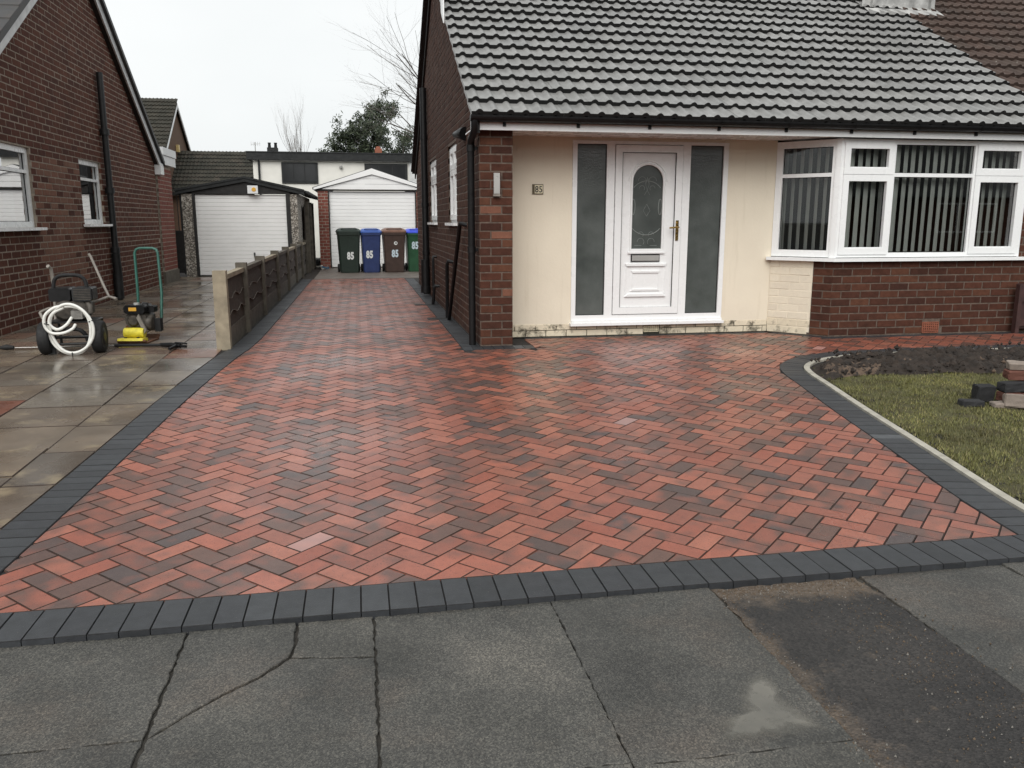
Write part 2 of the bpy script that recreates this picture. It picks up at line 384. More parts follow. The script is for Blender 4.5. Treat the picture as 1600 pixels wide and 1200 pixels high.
def piece(me, name, parent, loc, rot=None):
    ob = bpy.data.objects.new(name, me); COL.objects.link(ob); off = W[parent.name] if parent else (0, 0, 0)
    ob.parent = parent; ob.location = (loc[0] - off[0], loc[1] - off[1], loc[2] - off[2])
    if rot is not None: ob.rotation_euler = rot.to_euler() if isinstance(rot, Matrix) else rot
    return ob
def arc(c, r, a0, a1, n, ax=0, ay=2):
    out = []
    for i in range(n + 1):
        a = R(a0 + (a1 - a0) * i / n); p = list(c); p[ax] += r * math.cos(a); p[ay] += r * math.sin(a); out.append(tuple(p))
    return out
def smooth3(P, k=6):
    P = [Vector(p) for p in P]; Q = [P[0] * 2 - P[1]] + P + [P[-1] * 2 - P[-2]]; out = []
    for i in range(1, len(Q) - 2):
        for q in range(k):
            t = q / k; a, b, c, d = Q[i - 1:i + 3]; out.append(.5 * ((2 * b) + (c - a) * t + (2 * a - 5 * b + 4 * c - d) * t * t + (3 * b - a - 3 * c + d) * t ** 3))
    return out + [P[-1]]
def catmull(P, step):
    P = [Vector((p[0], p[1], 0)) for p in P]; Q = [P[0] * 2 - P[1]] + P + [P[-1] * 2 - P[-2]]; out = []
    for i in range(1, len(Q) - 2):
        for k in range(12):
            t = k / 12; a, b, c, d = Q[i - 1:i + 3]
            out.append(.5 * ((2 * b) + (c - a) * t + (2 * a - 5 * b + 4 * c - d) * t * t + (3 * b - a - 3 * c + d) * t ** 3))
    out.append(P[-1]); L = [0]
    for a, b in zip(out, out[1:]): L.append(L[-1] + (b - a).length)
    n = max(1, round(L[-1] / step)); res = []; j = 0
    for k in range(n + 1):
        s = L[-1] * k / n
        while j < len(L) - 2 and L[j + 1] < s: j += 1
        t = (s - L[j]) / max(1e-9, L[j + 1] - L[j]); p = out[j].lerp(out[j + 1], t); res.append((p.x, p.y))
    return res
def g(Y): return -.13 * (1 - min(1, max(0, (Y - 3) / 5.3)))          # level of the paving: rises gently from street to house
SL = math.atan(.13 / 5.3)

# ------------------------------------------------------------------ setting: ground, road, footpath
def sheet(name, mat, x0, x1, ys, dz, **kw):
    m = MB(); n = len(ys)
    m.add([(x, y, g(y) + dz) for y in ys for x in (x0, x1)], [(2 * i, 2 * i + 1, 2 * i + 3, 2 * i + 2) for i in range(n - 1)])
    return m.build(name, mat, None, kind='structure', **kw)
MB().add([(-600, -600, -.30), (600, -600, -.30), (600, 900, -.30), (-600, 900, -.30)], [(0, 1, 2, 3)]).build('ground', 'ground_earth', kind='structure')
MB().add([(-60, -9, -.285), (60, -9, -.285), (60, -.9, -.285), (-60, -.9, -.285)], [(0, 1, 2, 3)]).build('road', 'road_asphalt', kind='structure')
kb = MB()
for i in range(60): kb.box((-27 + i * .915, -.9, -.29), (-27.008 + (i + 1) * .915, -.76, -.165), i * .137 % 1)
kb.build('kerb', 'kerb_concrete', kind='structure')
fp = MB().add([(-60, -.76, -.160), (60, -.76, -.160), (60, 2.84, -.160), (-60, 2.84, -.160)], [(0, 1, 2, 3)]).build('footpath', 'path_joint', kind='structure')
def rough_poly(poly, step=.05, amp=.006):
    out = []; n = len(poly)
    for i in range(n):
        a, b = poly[i], poly[(i + 1) % n]; L = math.hypot(b[0] - a[0], b[1] - a[1]); k = max(1, int(L / step))
        nx, ny = (b[1] - a[1]) / max(L, 1e-6), -(b[0] - a[0]) / max(L, 1e-6)
        for j in range(k):
            t = j / k; d = random.uniform(-amp, amp) * (0 if j == 0 else 1); out.append((a[0] + (b[0] - a[0]) * t + nx * d, a[1] + (b[1] - a[1]) * t + ny * d))
    return out
def inset(poly, d):
    cx = sum(p[0] for p in poly) / len(poly); cy = sum(p[1] for p in poly) / len(poly)
    return [(p[0] + (cx - p[0]) * d / max(.05, math.hypot(p[0] - cx, p[1] - cy)), p[1] + (cy - p[1]) * d / max(.05, math.hypot(p[0] - cx, p[1] - cy))) for p in poly]
def flag_piece(poly, top=-.148, tilt=0, amp=.004):
    P = rough_poly(inset(poly, .0025), .022, amp); Q = inset(P, .003); n = len(P); m = MB(); r = random.random()
    z = lambda p: top + tilt * (p[0] - poly[0][0])
    V = [(p[0], p[1], -.20) for p in P] + [(p[0], p[1], z(p) - .003) for p in P] + [(p[0], p[1], z(p)) for p in Q]
    m.add(V, [(i, (i + 1) % n, n + (i + 1) % n, n + i) for i in range(n)] + [(n + i, n + (i + 1) % n, 2 * n + (i + 1) % n, 2 * n + i) for i in range(n)] + [tuple(range(2 * n, 3 * n))], r)
    return m.build('paving_flag', 'flag', fp)
xs = [-3.24, -2.59, -1.94, -1.29, -.64, .01, .67, 1.31, 1.96, 2.62, 3.27, 3.92, 4.57]
for i in range(len(xs) - 1):
    a, b = xs[i], xs[i + 1]
    if a == 1.31: continue
    if a == -.64:
        flag_piece([(-.635, 2.845), (-.63, 2.22), (-.45, 2.42), (-.36, 2.49), (-.275, 2.60), (-.262, 2.70), (-.268, 2.845)], -.147, .004)
        flag_piece([(-.262, 2.845), (-.256, 2.70), (-.268, 2.602), (-.13, 2.575), (.006, 2.56), (.006, 2.845)], -.149)
        flag_piece([(-.63, 2.215), (-.63, 1.87), (.006, 1.87), (.006, 2.55), (-.13, 2.568), (-.268, 2.592), (-.36, 2.482), (-.45, 2.41)], -.148)
        rows = [1.87, .96, .05, -.75]
    elif a < -.64: rows = [2.845, 2.22, 1.31, .40, -.75]
    elif a == .67: rows = [2.845, 1.86, .95, .04, -.75]
    else: rows = [2.845, 1.88, .97, .06, -.75]
    for y1, y0 in zip(rows, rows[1:]): flag_piece([(a, y1), (a, y0), (b, y0), (b, y1)], -.148 + random.uniform(-.003, .003), random.uniform(-.004, .004))
tp = rough_poly([(1.315, 2.84), (1.33, 2.60), (1.30, 2.36), (1.29, 2.1), (1.25, 1.85), (1.22, -.75), (1.97, -.75), (1.975, 1.99), (1.965, 2.2), (1.96, 2.45), (1.94, 2.84)], .03, .012)
MB().prism(tp, lambda x, y: (x, y, -.2), lambda x, y: (x, y, -.154)).build('tarmac_patch', 'tarmac', fp)
gb = MB()
for k in range(2600):                                                     # loose grit along the torn edges of the patch
    q = random.random()
    if q < .35: x, y = random.uniform(1.33, 1.92), 2.83 - abs(random.gauss(0, .06))
    elif q < .6: x, y = random.gauss(1.32, .035), random.uniform(1.7, 2.8)
    else: x, y = random.gauss(1.8, .13), random.uniform(1.6, 2.8)
    s = random.choice((.0015, .002, .002, .003, .003, .0045)) * random.uniform(.7, 1.3); z = -.153 if x > 1.31 and x < 1.97 else -.147
    V = [(x + random.uniform(.5, 1) * s * a, y + random.uniform(.5, 1) * s * b, z + c * s) for a, b, c in ((1, 0, 0), (0, 1, 0), (-1, 0, 0), (0, -1, 0), (0, 0, 1), (0, 0, -1))]
    gb.add(V, [(0, 1, 4), (1, 2, 4), (2, 3, 4), (3, 0, 4), (1, 0, 5), (2, 1, 5), (3, 2, 5), (0, 3, 5)], random.random(), 0 if random.random() < .75 else 1)
tag(gb.build('grit', ['grit_tan', 'grit_grey'], kind='stuff'), 'loose sandy grit along the dark tarmac patch in the footpath', 'grit')
pd = [(1.275, 1.905), (1.15, 1.885), (1.0, 1.89), (.93, 1.92), (.96, 1.99), (1.05, 2.06), (1.09, 2.15), (1.16, 2.22), (1.22, 2.24), (1.245, 2.17), (1.235, 2.1), (1.262, 2.0)]
po_ = rough_poly(pd, .02, .008); pi_ = inset(po_, .085); pcx, pcy = sum(p[0] for p in pi_) / len(pi_), sum(p[1] for p in pi_) / len(pi_); npd = len(po_)
pmb = MB().add([(p[0], p[1], -.1445) for p in po_ + pi_] + [(pcx, pcy, -.1445)], [(k, (k + 1) % npd, npd + (k + 1) % npd, npd + k) for k in range(npd)] + [(npd + k, npd + (k + 1) % npd, 2 * npd) for k in range(npd)])
pdo = pmb.build('puddle', 'puddle', kind='structure'); fa = pdo.data.attributes.new('fade', 'FLOAT', 'POINT'); fa.data.foreach_set('value', [0.0] * npd + [1.0] * (npd + 1))

# ------------------------------------------------------------------ driveway
RB = [(2.90, 3.07), (2.96, 3.52), (3.12, 4.26), (3.34, 5.32), (3.52, 6.1), (3.63, 6.58), (3.76, 6.90), (3.98, 7.15), (4.28, 7.35), (4.68, 7.48), (5.2, 7.535), (6.0, 7.56), (8.6, 7.58)]
LB = [(-1.03, 18.9), (-1.07, 10.8), (-1.10, 8.9), (-1.19, 7.9), (-1.30, 6.5), (-1.38, 4.9), (-1.43, 4.0), (-1.485, 3.07)]
YP, YC, XW = 8.356, 8.90, 1.205                        # front plane of the house, recessed porch plane, side wall plane
right_curve = catmull(RB, .1035); left_curve = catmull(LB, .1035)
house_edge = [(8.6, 8.24), (5.06, 8.24), (4.62, 8.79), (1.74, 8.79), (1.74, 8.15), (1.0, 8.15), (1.0, 18.9)]
region = [(-1.485, 3.07)] + right_curve[::3] + [right_curve[-1]] + house_edge + left_curve[::3]
drive = sheet('driveway', 'joint_sand', -1.75, 9, [2.86, 3, 8.3, 18.95], -.008)
def inside(p, poly):
    c = False; n = len(poly); j = n - 1
    for i in range(n):
        if (poly[i][1] > p[1]) != (poly[j][1] > p[1]) and p[0] < (poly[j][0] - poly[i][0]) * (p[1] - poly[i][1]) / (poly[j][1] - poly[i][1]) + poly[i][0]: c = not c
        j = i
    return c
def clip_half(P, a, b, gap):
    nx, ny = -(b[1] - a[1]), b[0] - a[0]; L = math.hypot(nx, ny)
    if L < 1e-6: return P
    nx /= L; ny /= L; out = []
    d = [(p[0] - a[0]) * nx + (p[1] - a[1]) * ny - gap for p in P]
    for i in range(len(P)):
        j = (i + 1) % len(P)
        if d[i] >= 0: out.append(P[i])
        if (d[i] >= 0) != (d[j] >= 0):
            t = d[i] / (d[i] - d[j]); out.append((P[i][0] + (P[j][0] - P[i][0]) * t, P[i][1] + (P[j][1] - P[i][1]) * t))
    return out
def segdist(p, a, b):
    vx, vy = b[0] - a[0], b[1] - a[1]; L = vx * vx + vy * vy; t = 0 if L == 0 else max(0, min(1, ((p[0] - a[0]) * vx + (p[1] - a[1]) * vy) / L))
    return math.hypot(p[0] - a[0] - t * vx, p[1] - a[1] - t * vy)
def area(P): return abs(sum(P[i][0] * P[(i + 1) % len(P)][1] - P[(i + 1) % len(P)][0] * P[i][1] for i in range(len(P)))) / 2
def block_prism(m, P, z, rnd, ch=.003, depth=.05):
    """flat-topped block with a chamfered arris; P counter-clockwise"""
    n = len(P); Q = inset(P, ch * 1.3)
    V = [(p[0], p[1], z(p) - depth) for p in P] + [(p[0], p[1], z(p) - ch) for p in P] + [(p[0], p[1], z(p)) for p in Q]
    m.add(V, [(i, (i + 1) % n, n + (i + 1) % n, n + i) for i in range(n)] + [tuple(range(2 * n, 3 * n))], rnd)
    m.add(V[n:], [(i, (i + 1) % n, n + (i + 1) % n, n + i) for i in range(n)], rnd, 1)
segs = list(zip(region, region[1:] + region[:1]))
U = .1015; J = .0022; c45 = math.cos(R(45)); blocks = []
for i in range(-160, 220):
    for j in range(-160, 220):
        k = (i - j) % 4
        if k == 0: x0, y0, x1, y1 = i, j, i + 2, j + 1
        elif k == 3: x0, y0, x1, y1 = i, j, i + 1, j + 2
        else: continue
        cx, cy = (x0 + x1) / 2 * U, (y0 + y1) / 2 * U
        wx, wy = (cx - cy) * c45, (cx + cy) * c45 + 3.0
        if not (-1.8 < wx < 8.8 and 2.9 < wy < 19.1): continue
        Pl = [(x0 * U + J, y0 * U + J), (x1 * U - J, y0 * U + J), (x1 * U - J, y1 * U - J), (x0 * U + J, y1 * U - J)]
        P = [((a - b) * c45, (a + b) * c45 + 3.0) for a, b in Pl]
        near = [s for s in segs if segdist((wx, wy), *s) < .125]
        if not near:
            if inside((wx, wy), region): blocks.append((wx, wy, k, P, True))
            continue
        for s in near:
            if any(segdist((wx + dx, wy + dy), *s) < .115 for dx in (-.03, 0, .03) for dy in (-.03, 0, .03)): P = clip_half(P, s[0], s[1], .002)
            if len(P) < 3: break
        if len(P) >= 3 and area(P) > .0006:
            c = (sum(p[0] for p in P) / len(P), sum(p[1] for p in P) / len(P))
            if inside(c, region): blocks.append((c[0], c[1], k, P, False))
def in_view(x, y, z=0):
    v = Vector((x, y, z - 1.27)); yw, pt = R(10.4), R(11.18)
    f = Vector((math.sin(yw) * math.cos(pt), math.cos(yw) * math.cos(pt), -math.sin(pt))); r = Vector((math.cos(yw), -math.sin(yw), 0)); u = r.cross(f)
    w = v.dot(f); return w > .1 and abs(v.dot(r) / w) < .64 and abs(v.dot(u) / w) < .48
blocks.sort(key=lambda b: (0 if in_view(b[0], b[1], g(b[1])) else 1, b[0] ** 2 + b[1] ** 2))
full = {}
for k in (0, 3):
    m = MB(); a, b = (.1, .05) if k == 0 else (.05, .1); a = a * 1.015 - J; b = b * 1.015 - J
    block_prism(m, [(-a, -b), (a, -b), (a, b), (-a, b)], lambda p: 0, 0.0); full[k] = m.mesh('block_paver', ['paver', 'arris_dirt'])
rest = MB(); nind = 0
for wx, wy, k, P, whole in blocks:
    dz = random.uniform(-.0012, .0012); tx, ty = random.gauss(0, .004), random.gauss(0, .004)
    if nind < 300:
        nind += 1
        if whole:
            rot = Matrix.Rotation(SL if wy < 8.3 else 0, 4, 'X') @ Matrix.Rotation(tx, 4, 'Y') @ Matrix.Rotation(R(45), 4, 'Z')
            piece(full[k], 'block_paver', drive, (wx, wy, g(wy) + dz), rot)
        else:
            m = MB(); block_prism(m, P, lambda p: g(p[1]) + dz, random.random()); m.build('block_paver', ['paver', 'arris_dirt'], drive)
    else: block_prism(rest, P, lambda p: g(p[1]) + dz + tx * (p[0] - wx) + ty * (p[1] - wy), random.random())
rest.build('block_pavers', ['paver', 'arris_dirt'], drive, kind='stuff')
# soldier-course borders of charcoal blocks
def soldiers(curve, width, side, name, zoff=.002):
    n = len(curve); N = []
    for i in range(n):
        a, b = curve[max(0, i - 1)], curve[min(n - 1, i + 1)]; L = math.hypot(b[0] - a[0], b[1] - a[1]); N.append(((b[1] - a[1]) / L * side, -(b[0] - a[0]) / L * side))
    for i in range(n - 1):
        a, b = curve[i], curve[i + 1]; t = .0018 / max(.02, math.hypot(b[0] - a[0], b[1] - a[1]))
        p = lambda s, d: (a[0] + (b[0] - a[0]) * s + (N[i][0] * (1 - s) + N[i + 1][0] * s) * d, a[1] + (b[1] - a[1]) * s + (N[i][1] * (1 - s) + N[i + 1][1] * s) * d)
        P = [p(t, .002), p(1 - t, .002), p(1 - t, width), p(t, width)]
        if sum(P[q][0] * P[(q + 1) % 4][1] - P[(q + 1) % 4][0] * P[q][1] for q in range(4)) < 0: P = P[::-1]
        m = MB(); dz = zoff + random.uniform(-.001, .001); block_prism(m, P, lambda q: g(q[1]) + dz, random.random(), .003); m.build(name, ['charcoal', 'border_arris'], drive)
front = [(-1.9 + .1035 * i, 3.07) for i in range(48)]
soldiers(front, .228, 1, 'border_block')
soldiers(right_curve, .205, 1, 'border_block'); soldiers([c for c in left_curve if c[1] > 3.12], .208, 1, 'border_block')
soldiers([(1.0, 8.35 + .1035 * i) for i in range(102)], .198, 1, 'border_block', .001)
soldiers([(1.002 + .1055 * i, 8.15) for i in range(8)], .195, -1, 'border_block', .001)
soldiers([(1.76 + .205 * i, 8.79) for i in range(15)], .1, -1, 'border_block', .001)
soldiers([(5.06 + .205 * i, 8.24) for i in range(15)], .108, -1, 'border_block', .001)
soldiers([(4.64 + .14 * i / 3 * 3, 8.77 - .177 * i) for i in range(4)], .1, -1, 'border_block', .001)
# concrete edging between border and lawn
def offset(curve, d):
    out = []; n = len(curve)
    for i in range(n):
        a, b = curve[max(0, i - 1)], curve[min(n - 1, i + 1)]; L = math.hypot(b[0] - a[0], b[1] - a[1]); out.append((curve[i][0] + (b[1] - a[1]) / L * d, curve[i][1] - (b[0] - a[0]) / L * d))
    return out
e0, e1 = offset(right_curve, .212), offset(right_curve, .262)
edging = root('lawn_edging', (4, 6.5, 0), 'narrow pale concrete edging kerb curving between charcoal border and lawn', 'edging')
i = 0
while i < len(e0) - 1:
    j = min(len(e0) - 1, i + 9); m = MB()
    P = [(e0[k][0], e0[k][1]) for k in range(i, j + 1)] + [(e1[k][0], e1[k][1]) for k in range(j, i - 1, -1)]
    m.prism(P[::-1], lambda x, y: (x, y, g(y) - .06), lambda x, y: (x, y, g(y) + .012), random.random()); m.build('edging_stone', 'kerb_concrete', edging); i = j
# lawn, soil bed
lawn_poly = [p for p in offset(right_curve, .255)] + [(8.6, 3.0), (3.3, 3.0)]
lm = MB(); NX, NY = 60, 56; gv = {}
for a in range(NX + 1):
    for b in range(NY + 1):
        x, y = 3.1 + 5.5 * a / NX, 3.0 + 4.5 * b / NY; gv[a, b] = (x, y, g(y) - .004 + random.gauss(0, .004))
for a in range(NX):
    for b in range(NY):
        q = [gv[a, b], gv[a + 1, b], gv[a + 1, b + 1], gv[a, b + 1]]
        if all(inside(p, lawn_poly) for p in q): lm.add(q, [(0, 1, 2, 3)])
lm.build('lawn', 'lawn', kind='structure')
def bed_edge(x): return 6.33 + .05 * math.sin(x * 3.1) + .03 * math.sin(x * 7.7)
sb = MB(); NX, NY = 190, 46; hv = {}
from mathutils import noise as mn
inner = offset(right_curve, .27)
for a in range(NX + 1):
    for b in range(NY + 1):
        x = 3.86 + 4.6 * a / NX; y = bed_edge(x) + 1.05 * b / NY
        dd = min(segdist((x, y), p, q) for p, q in zip(inner[::4], inner[4::4]))
        edge = min(1, dd / .13) * min(1, (y - bed_edge(x) + .02) / .12)
        h = .75 * .055 * (mn.noise(Vector((x * 2.2, y * 2.2, 3))) + .55) + .045 * mn.noise(Vector((x * 8, y * 8, 1))) + .035 * mn.noise(Vector((x * 22, y * 22, 2))) + .018 * mn.noise(Vector((x * 55, y * 55, 5)))
        hv[a, b] = (x, y, g(y) - .012 + max(0, edge) * (.045 + max(-.03, h)))
for a in range(NX):
    for b in range(NY):
        q = [hv[a, b], hv[a + 1, b], hv[a + 1, b + 1], hv[a, b + 1]]
        if all(inside(p, lawn_poly) for p in q):
            tan = mn.noise(Vector((q[0][0] * 3, q[0][1] * 3, 9))) > .1 and q[0][0] < 4.75 and q[0][1] < 6.62 + .3 * mn.noise(Vector((q[0][0] * 9, q[0][1] * 9, 7))) and random.random() < .8
            sb.add(q, [(0, 1, 2, 3)], random.random(), 1 if tan else 0, True)
for k in range(1500):
    x = random.uniform(3.95, 8.0); y = bed_edge(x) + random.uniform(-.03, .95)
    if not inside((x, y), lawn_poly): continue
    s = abs(random.gauss(0, .011)) + .004; z = g(y) + .03 + .05 * (mn.noise(Vector((x * 2.2, y * 2.2, 3))) + .55) * min(1, (y - bed_edge(x) + .03) / .15)
    V = [(x + s * random.uniform(.5, 1.2) * a, y + s * random.uniform(.5, 1.2) * b, z + s * c) for a, b, c in ((1, 0, 0), (0, 1, 0), (-1, 0, 0), (0, -1, 0), (0, 0, .9), (0, 0, -.9))]
    sb.add(V, [(0, 1, 4), (1, 2, 4), (2, 3, 4), (3, 0, 4), (1, 0, 5), (2, 1, 5), (3, 2, 5), (0, 3, 5)], random.random(), 1 if random.random() < .06 else 0)
tag(sb.build('soil_bed', ['soil', 'soil_tan'], kind='stuff'), 'freshly dug dark soil bed between the lawn and the curved border', 'soil')
# grass blades
NB = 100000
bx = np.random.uniform(3.1, 6.6, NB * 2); by = np.random.uniform(3.1, 6.55, NB * 2)
pth = np.array([(p[0], p[1]) for p in offset(right_curve, .27)])
keep = []
edge_x = np.interp(by, [p[1] for p in pth if p[1] < 6.7], [p[0] for p in pth if p[1] < 6.7])
dens = np.array([mn.noise(Vector((x * 2.1, y * 2.1, 0))) + .5 * mn.noise(Vector((x * 7, y * 7, 4))) for x, y in zip(bx, by)])
ok = (bx > edge_x + .015) & (by < np.array([bed_edge(x) for x in bx]) + .03) & (np.random.rand(NB * 2) < .78 + .6 * dens)
bx, by, dens = bx[ok][:NB], by[ok][:NB], dens[ok][:NB]; nb = len(bx)
hgt = np.random.uniform(.008, .026, nb) * (1 + .35 * dens); ang = np.random.uniform(0, 6.283, nb); lean = np.random.uniform(.2, 1.1, nb)
bz = np.array([g(y) for y in by]) - .004; wd = np.random.uniform(.0012, .0024, nb)
V = np.zeros((nb, 3, 3)); ca, sa = np.cos(ang), np.sin(ang)
V[:, 0] = np.stack([bx - sa * wd, by + ca * wd, bz], 1); V[:, 1] = np.stack([bx + sa * wd, by - ca * wd, bz], 1)
V[:, 2] = np.stack([bx + ca * hgt * lean, by + sa * hgt * lean, bz + hgt], 1)
gm = bpy.data.meshes.new('grass'); gm.vertices.add(nb * 3); gm.vertices.foreach_set('co', V.ravel()); gm.loops.add(nb * 3); gm.loops.foreach_set('vertex_index', np.arange(nb * 3, dtype=np.int32))
gm.polygons.add(nb); gm.polygons.foreach_set('loop_start', np.arange(0, nb * 3, 3, dtype=np.int32)); gm.polygons.foreach_set('loop_total', np.full(nb, 3, dtype=np.int32))
gm.update(calc_edges=True); at = gm.attributes.new('rnd', 'FLOAT', 'FACE'); at.data.foreach_set('value', np.random.rand(nb)); gm.materials.append(MATS['grass'])
go = bpy.data.objects.new('grass', gm); COL.objects.link(go); go['kind'] = 'stuff'; tag(go, 'short patchy mossy grass of the front lawn', 'grass')
# concrete pad in front of the right garage
MB().prism([(-1.0, 18.96), (3.2, 18.93), (3.2, 24.5), (-.98, 24.5)], lambda x, y: (x, y, -.2), lambda x, y: (x, y, .004)).build('concrete_pad', 'concrete_pad', kind='structure')
MB().prism([(-1.37, 18.92), (-1.003, 18.95), (-.983, 24.5), (-1.37, 24.5)], lambda x, y: (x, y, -.2), lambda x, y: (x, y, -.03)).build('earth_strip', 'soil', kind='structure')
# neighbour's slab drive
nd = sheet('neighbour_drive', 'joint_sand', -14, -1.3, [2.86, 3, 8.3, 26], -.03)
cols = [(-5.6, -4.85), (-4.84, -4.2), (-4.19, -3.645), (-3.64, -3.06), (-3.05, -2.46), (-2.45, -1.86), (-1.85, None)]
outer = offset(left_curve, .212); oy = [p[1] for p in outer][::-1]; ox = [p[0] for p in outer][::-1]
for ci, (x0, x1) in enumerate(cols):
    y = 2.95 + (ci * .23 % .5)
    while y < 20.2:
        ln = .535 if x1 is not None else .6; y2 = min(y + ln - .008, 20.25)
        xa = x0 + .035 * max(0, (8.5 - y) / 5) * -1
        if x1 is None:
            lim = lambda yy: float(np.interp(yy, oy, ox)) - .004 if yy < 8.55 else -1.385
            P = [(xa, y), (lim(y), y), (lim(y2), y2), (xa, y2)]
        else: P = [(xa, y), (x1 + .035 * max(0, (8.5 - y) / 5) * -1, y), (x1 + .035 * max(0, (8.5 - y2) / 5) * -1, y2), (xa, y2)]
        if P[1][0] - P[0][0] > .05:
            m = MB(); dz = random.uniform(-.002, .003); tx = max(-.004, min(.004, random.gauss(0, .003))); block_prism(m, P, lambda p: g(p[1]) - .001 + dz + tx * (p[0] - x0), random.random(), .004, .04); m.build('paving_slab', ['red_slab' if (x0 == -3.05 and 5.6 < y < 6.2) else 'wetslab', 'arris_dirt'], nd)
        y += ln

# ------------------------------------------------------------------ brickwork helpers
BR = {}
def brick_mesh(L, h, mat, d=.03):
    key = (round(L, 3), round(h, 3), mat)
    if key not in BR:
        m = MB(); c = .003; a, b = L / 2, h / 2                     # local: x along, y outward, z up
        V = [(-a, -d, -b), (a, -d, -b), (a, -d, b), (-a, -d, b), (-a, -c, -b), (a, -c, -b), (a, -c, b), (-a, -c, b), (-a + c, 0, -b + c), (a - c, 0, -b + c), (a - c, 0, b - c), (-a + c, 0, b - c)]
        m.add(V, [(0, 4, 5, 1), (1, 5, 6, 2), (2, 6, 7, 3), (3, 7, 4, 0), (4, 8, 9, 5), (5, 9, 10, 6), (6, 10, 11, 7), (7, 11, 8, 4), (8, 11, 10, 9)]); BR[key] = m.mesh('brick', mat)
    return BR[key]
def lay(o, u, nrm, length, topf, openings=(), course=.083, unit=.235, joint=.014, z0=0, proud=.004, shift=0, vj=None):
    """stretcher bond on a vertical plane; o origin, u unit direction, nrm outward; returns brick records (centre, length, height)"""
    out = []; k = 0; z = z0; o = Vector(o); u = Vector(u); nrm = Vector(nrm); zmax = max(topf(length * t / 20) for t in range(21))
    while z + course * .7 < zmax:
        za, zb = z + joint, z + course; s = -unit / 2 * (k % 2) + shift - unit
        while s < length:
            a, b = max(0, s + (vj or joint) / 2), min(length, s + unit - (vj or joint) / 2); s += unit
            spans = [(a, b)] if b - a > .02 else []
            for (p0, p1, q0, q1) in openings:
                if zb > q0 + .01 and za < q1 - .01:
                    ns = []
                    for (c0, c1) in spans:
                        if c1 <= p0 or c0 >= p1: ns.append((c0, c1))
                        else:
                            if p0 - c0 > .02: ns.append((c0, p0))
                            if c1 - p1 > .02: ns.append((p1, c1))
                    spans = ns
            for (c0, c1) in spans:
                while c1 - c0 > .03 and topf(c0) < zb - .005: c0 += .02
                while c1 - c0 > .03 and topf(c1) < zb - .005: c1 -= .02
                if c1 - c0 <= .03: continue
                out.append((o + u * (c0 + c1) / 2 + nrm * (proud + random.gauss(0, .0012)) + Vector((0, 0, (za + zb) / 2)), c1 - c0, zb - za, math.atan2(u.y, u.x), nrm))
        z += course; k += 1
    return out
def place_bricks(recs, parent, matf, n_ind, name='brick'):
    cp = Vector((0, 0, 1.27))
    recs = sorted(recs, key=lambda r: (0 if in_view(*r[0]) else 1, (r[0] - cp).length)); bulk = {}
    for i, (c, L, h, az, nrm) in enumerate(recs):
        mat = matf(c)
        if i < n_ind: piece(brick_mesh(L, h, mat), name, parent, c, (random.gauss(0, .004), 0, az if Vector((-math.sin(az), math.cos(az), 0)).dot(nrm) > 0 else az + math.pi))
        else:
            m = bulk.setdefault(mat, MB()); u = Vector((math.cos(az), math.sin(az), 0)); a, b, cc, d = L / 2, h / 2, .003, .03; zz = Vector((0, 0, 1))
            if u.cross(zz).dot(nrm) < 0: u = -u
            P = [c + u * x + zz * y - nrm * w for x, y, w in ((-a, -b, d), (a, -b, d), (a, b, d), (-a, b, d), (-a, -b, cc), (a, -b, cc), (a, b, cc), (-a, b, cc), (-a + cc, -b + cc, 0), (a - cc, -b + cc, 0), (a - cc, b - cc, 0), (-a + cc, b - cc, 0))]
            m.add(P, [(0, 1, 5, 4), (1, 2, 6, 5), (2, 3, 7, 6), (3, 0, 4, 7), (4, 5, 9, 8), (5, 6, 10, 9), (6, 7, 11, 10), (7, 4, 8, 11), (8, 9, 10, 11)], random.random())
    for mat, m in bulk.items(): m.build(name + 's', mat, parent, kind='stuff')
def wall_core(m, o, u, nrm, length, height, openings, thick=.12, z0=0):
    o, u, nrm = Vector(o), Vector(u), Vector(nrm); us = sorted({0, length} | {max(0, min(length, q)) for w in openings for q in w[:2]}); zs = sorted({z0, height} | {q for w in openings for q in w[2:]})
    for a, b in zip(us, us[1:]):
        for c, d in zip(zs, zs[1:]):
            if any(w[0] <= (a + b) / 2 <= w[1] and w[2] <= (c + d) / 2 <= w[3] for w in openings): continue
            m.obox(o + u * (a + b) / 2 - nrm * thick / 2 + Vector((0, 0, (c + d) / 2)), u * (b - a) / 2, nrm * thick / 2, (0, 0, (d - c) / 2))
    return m

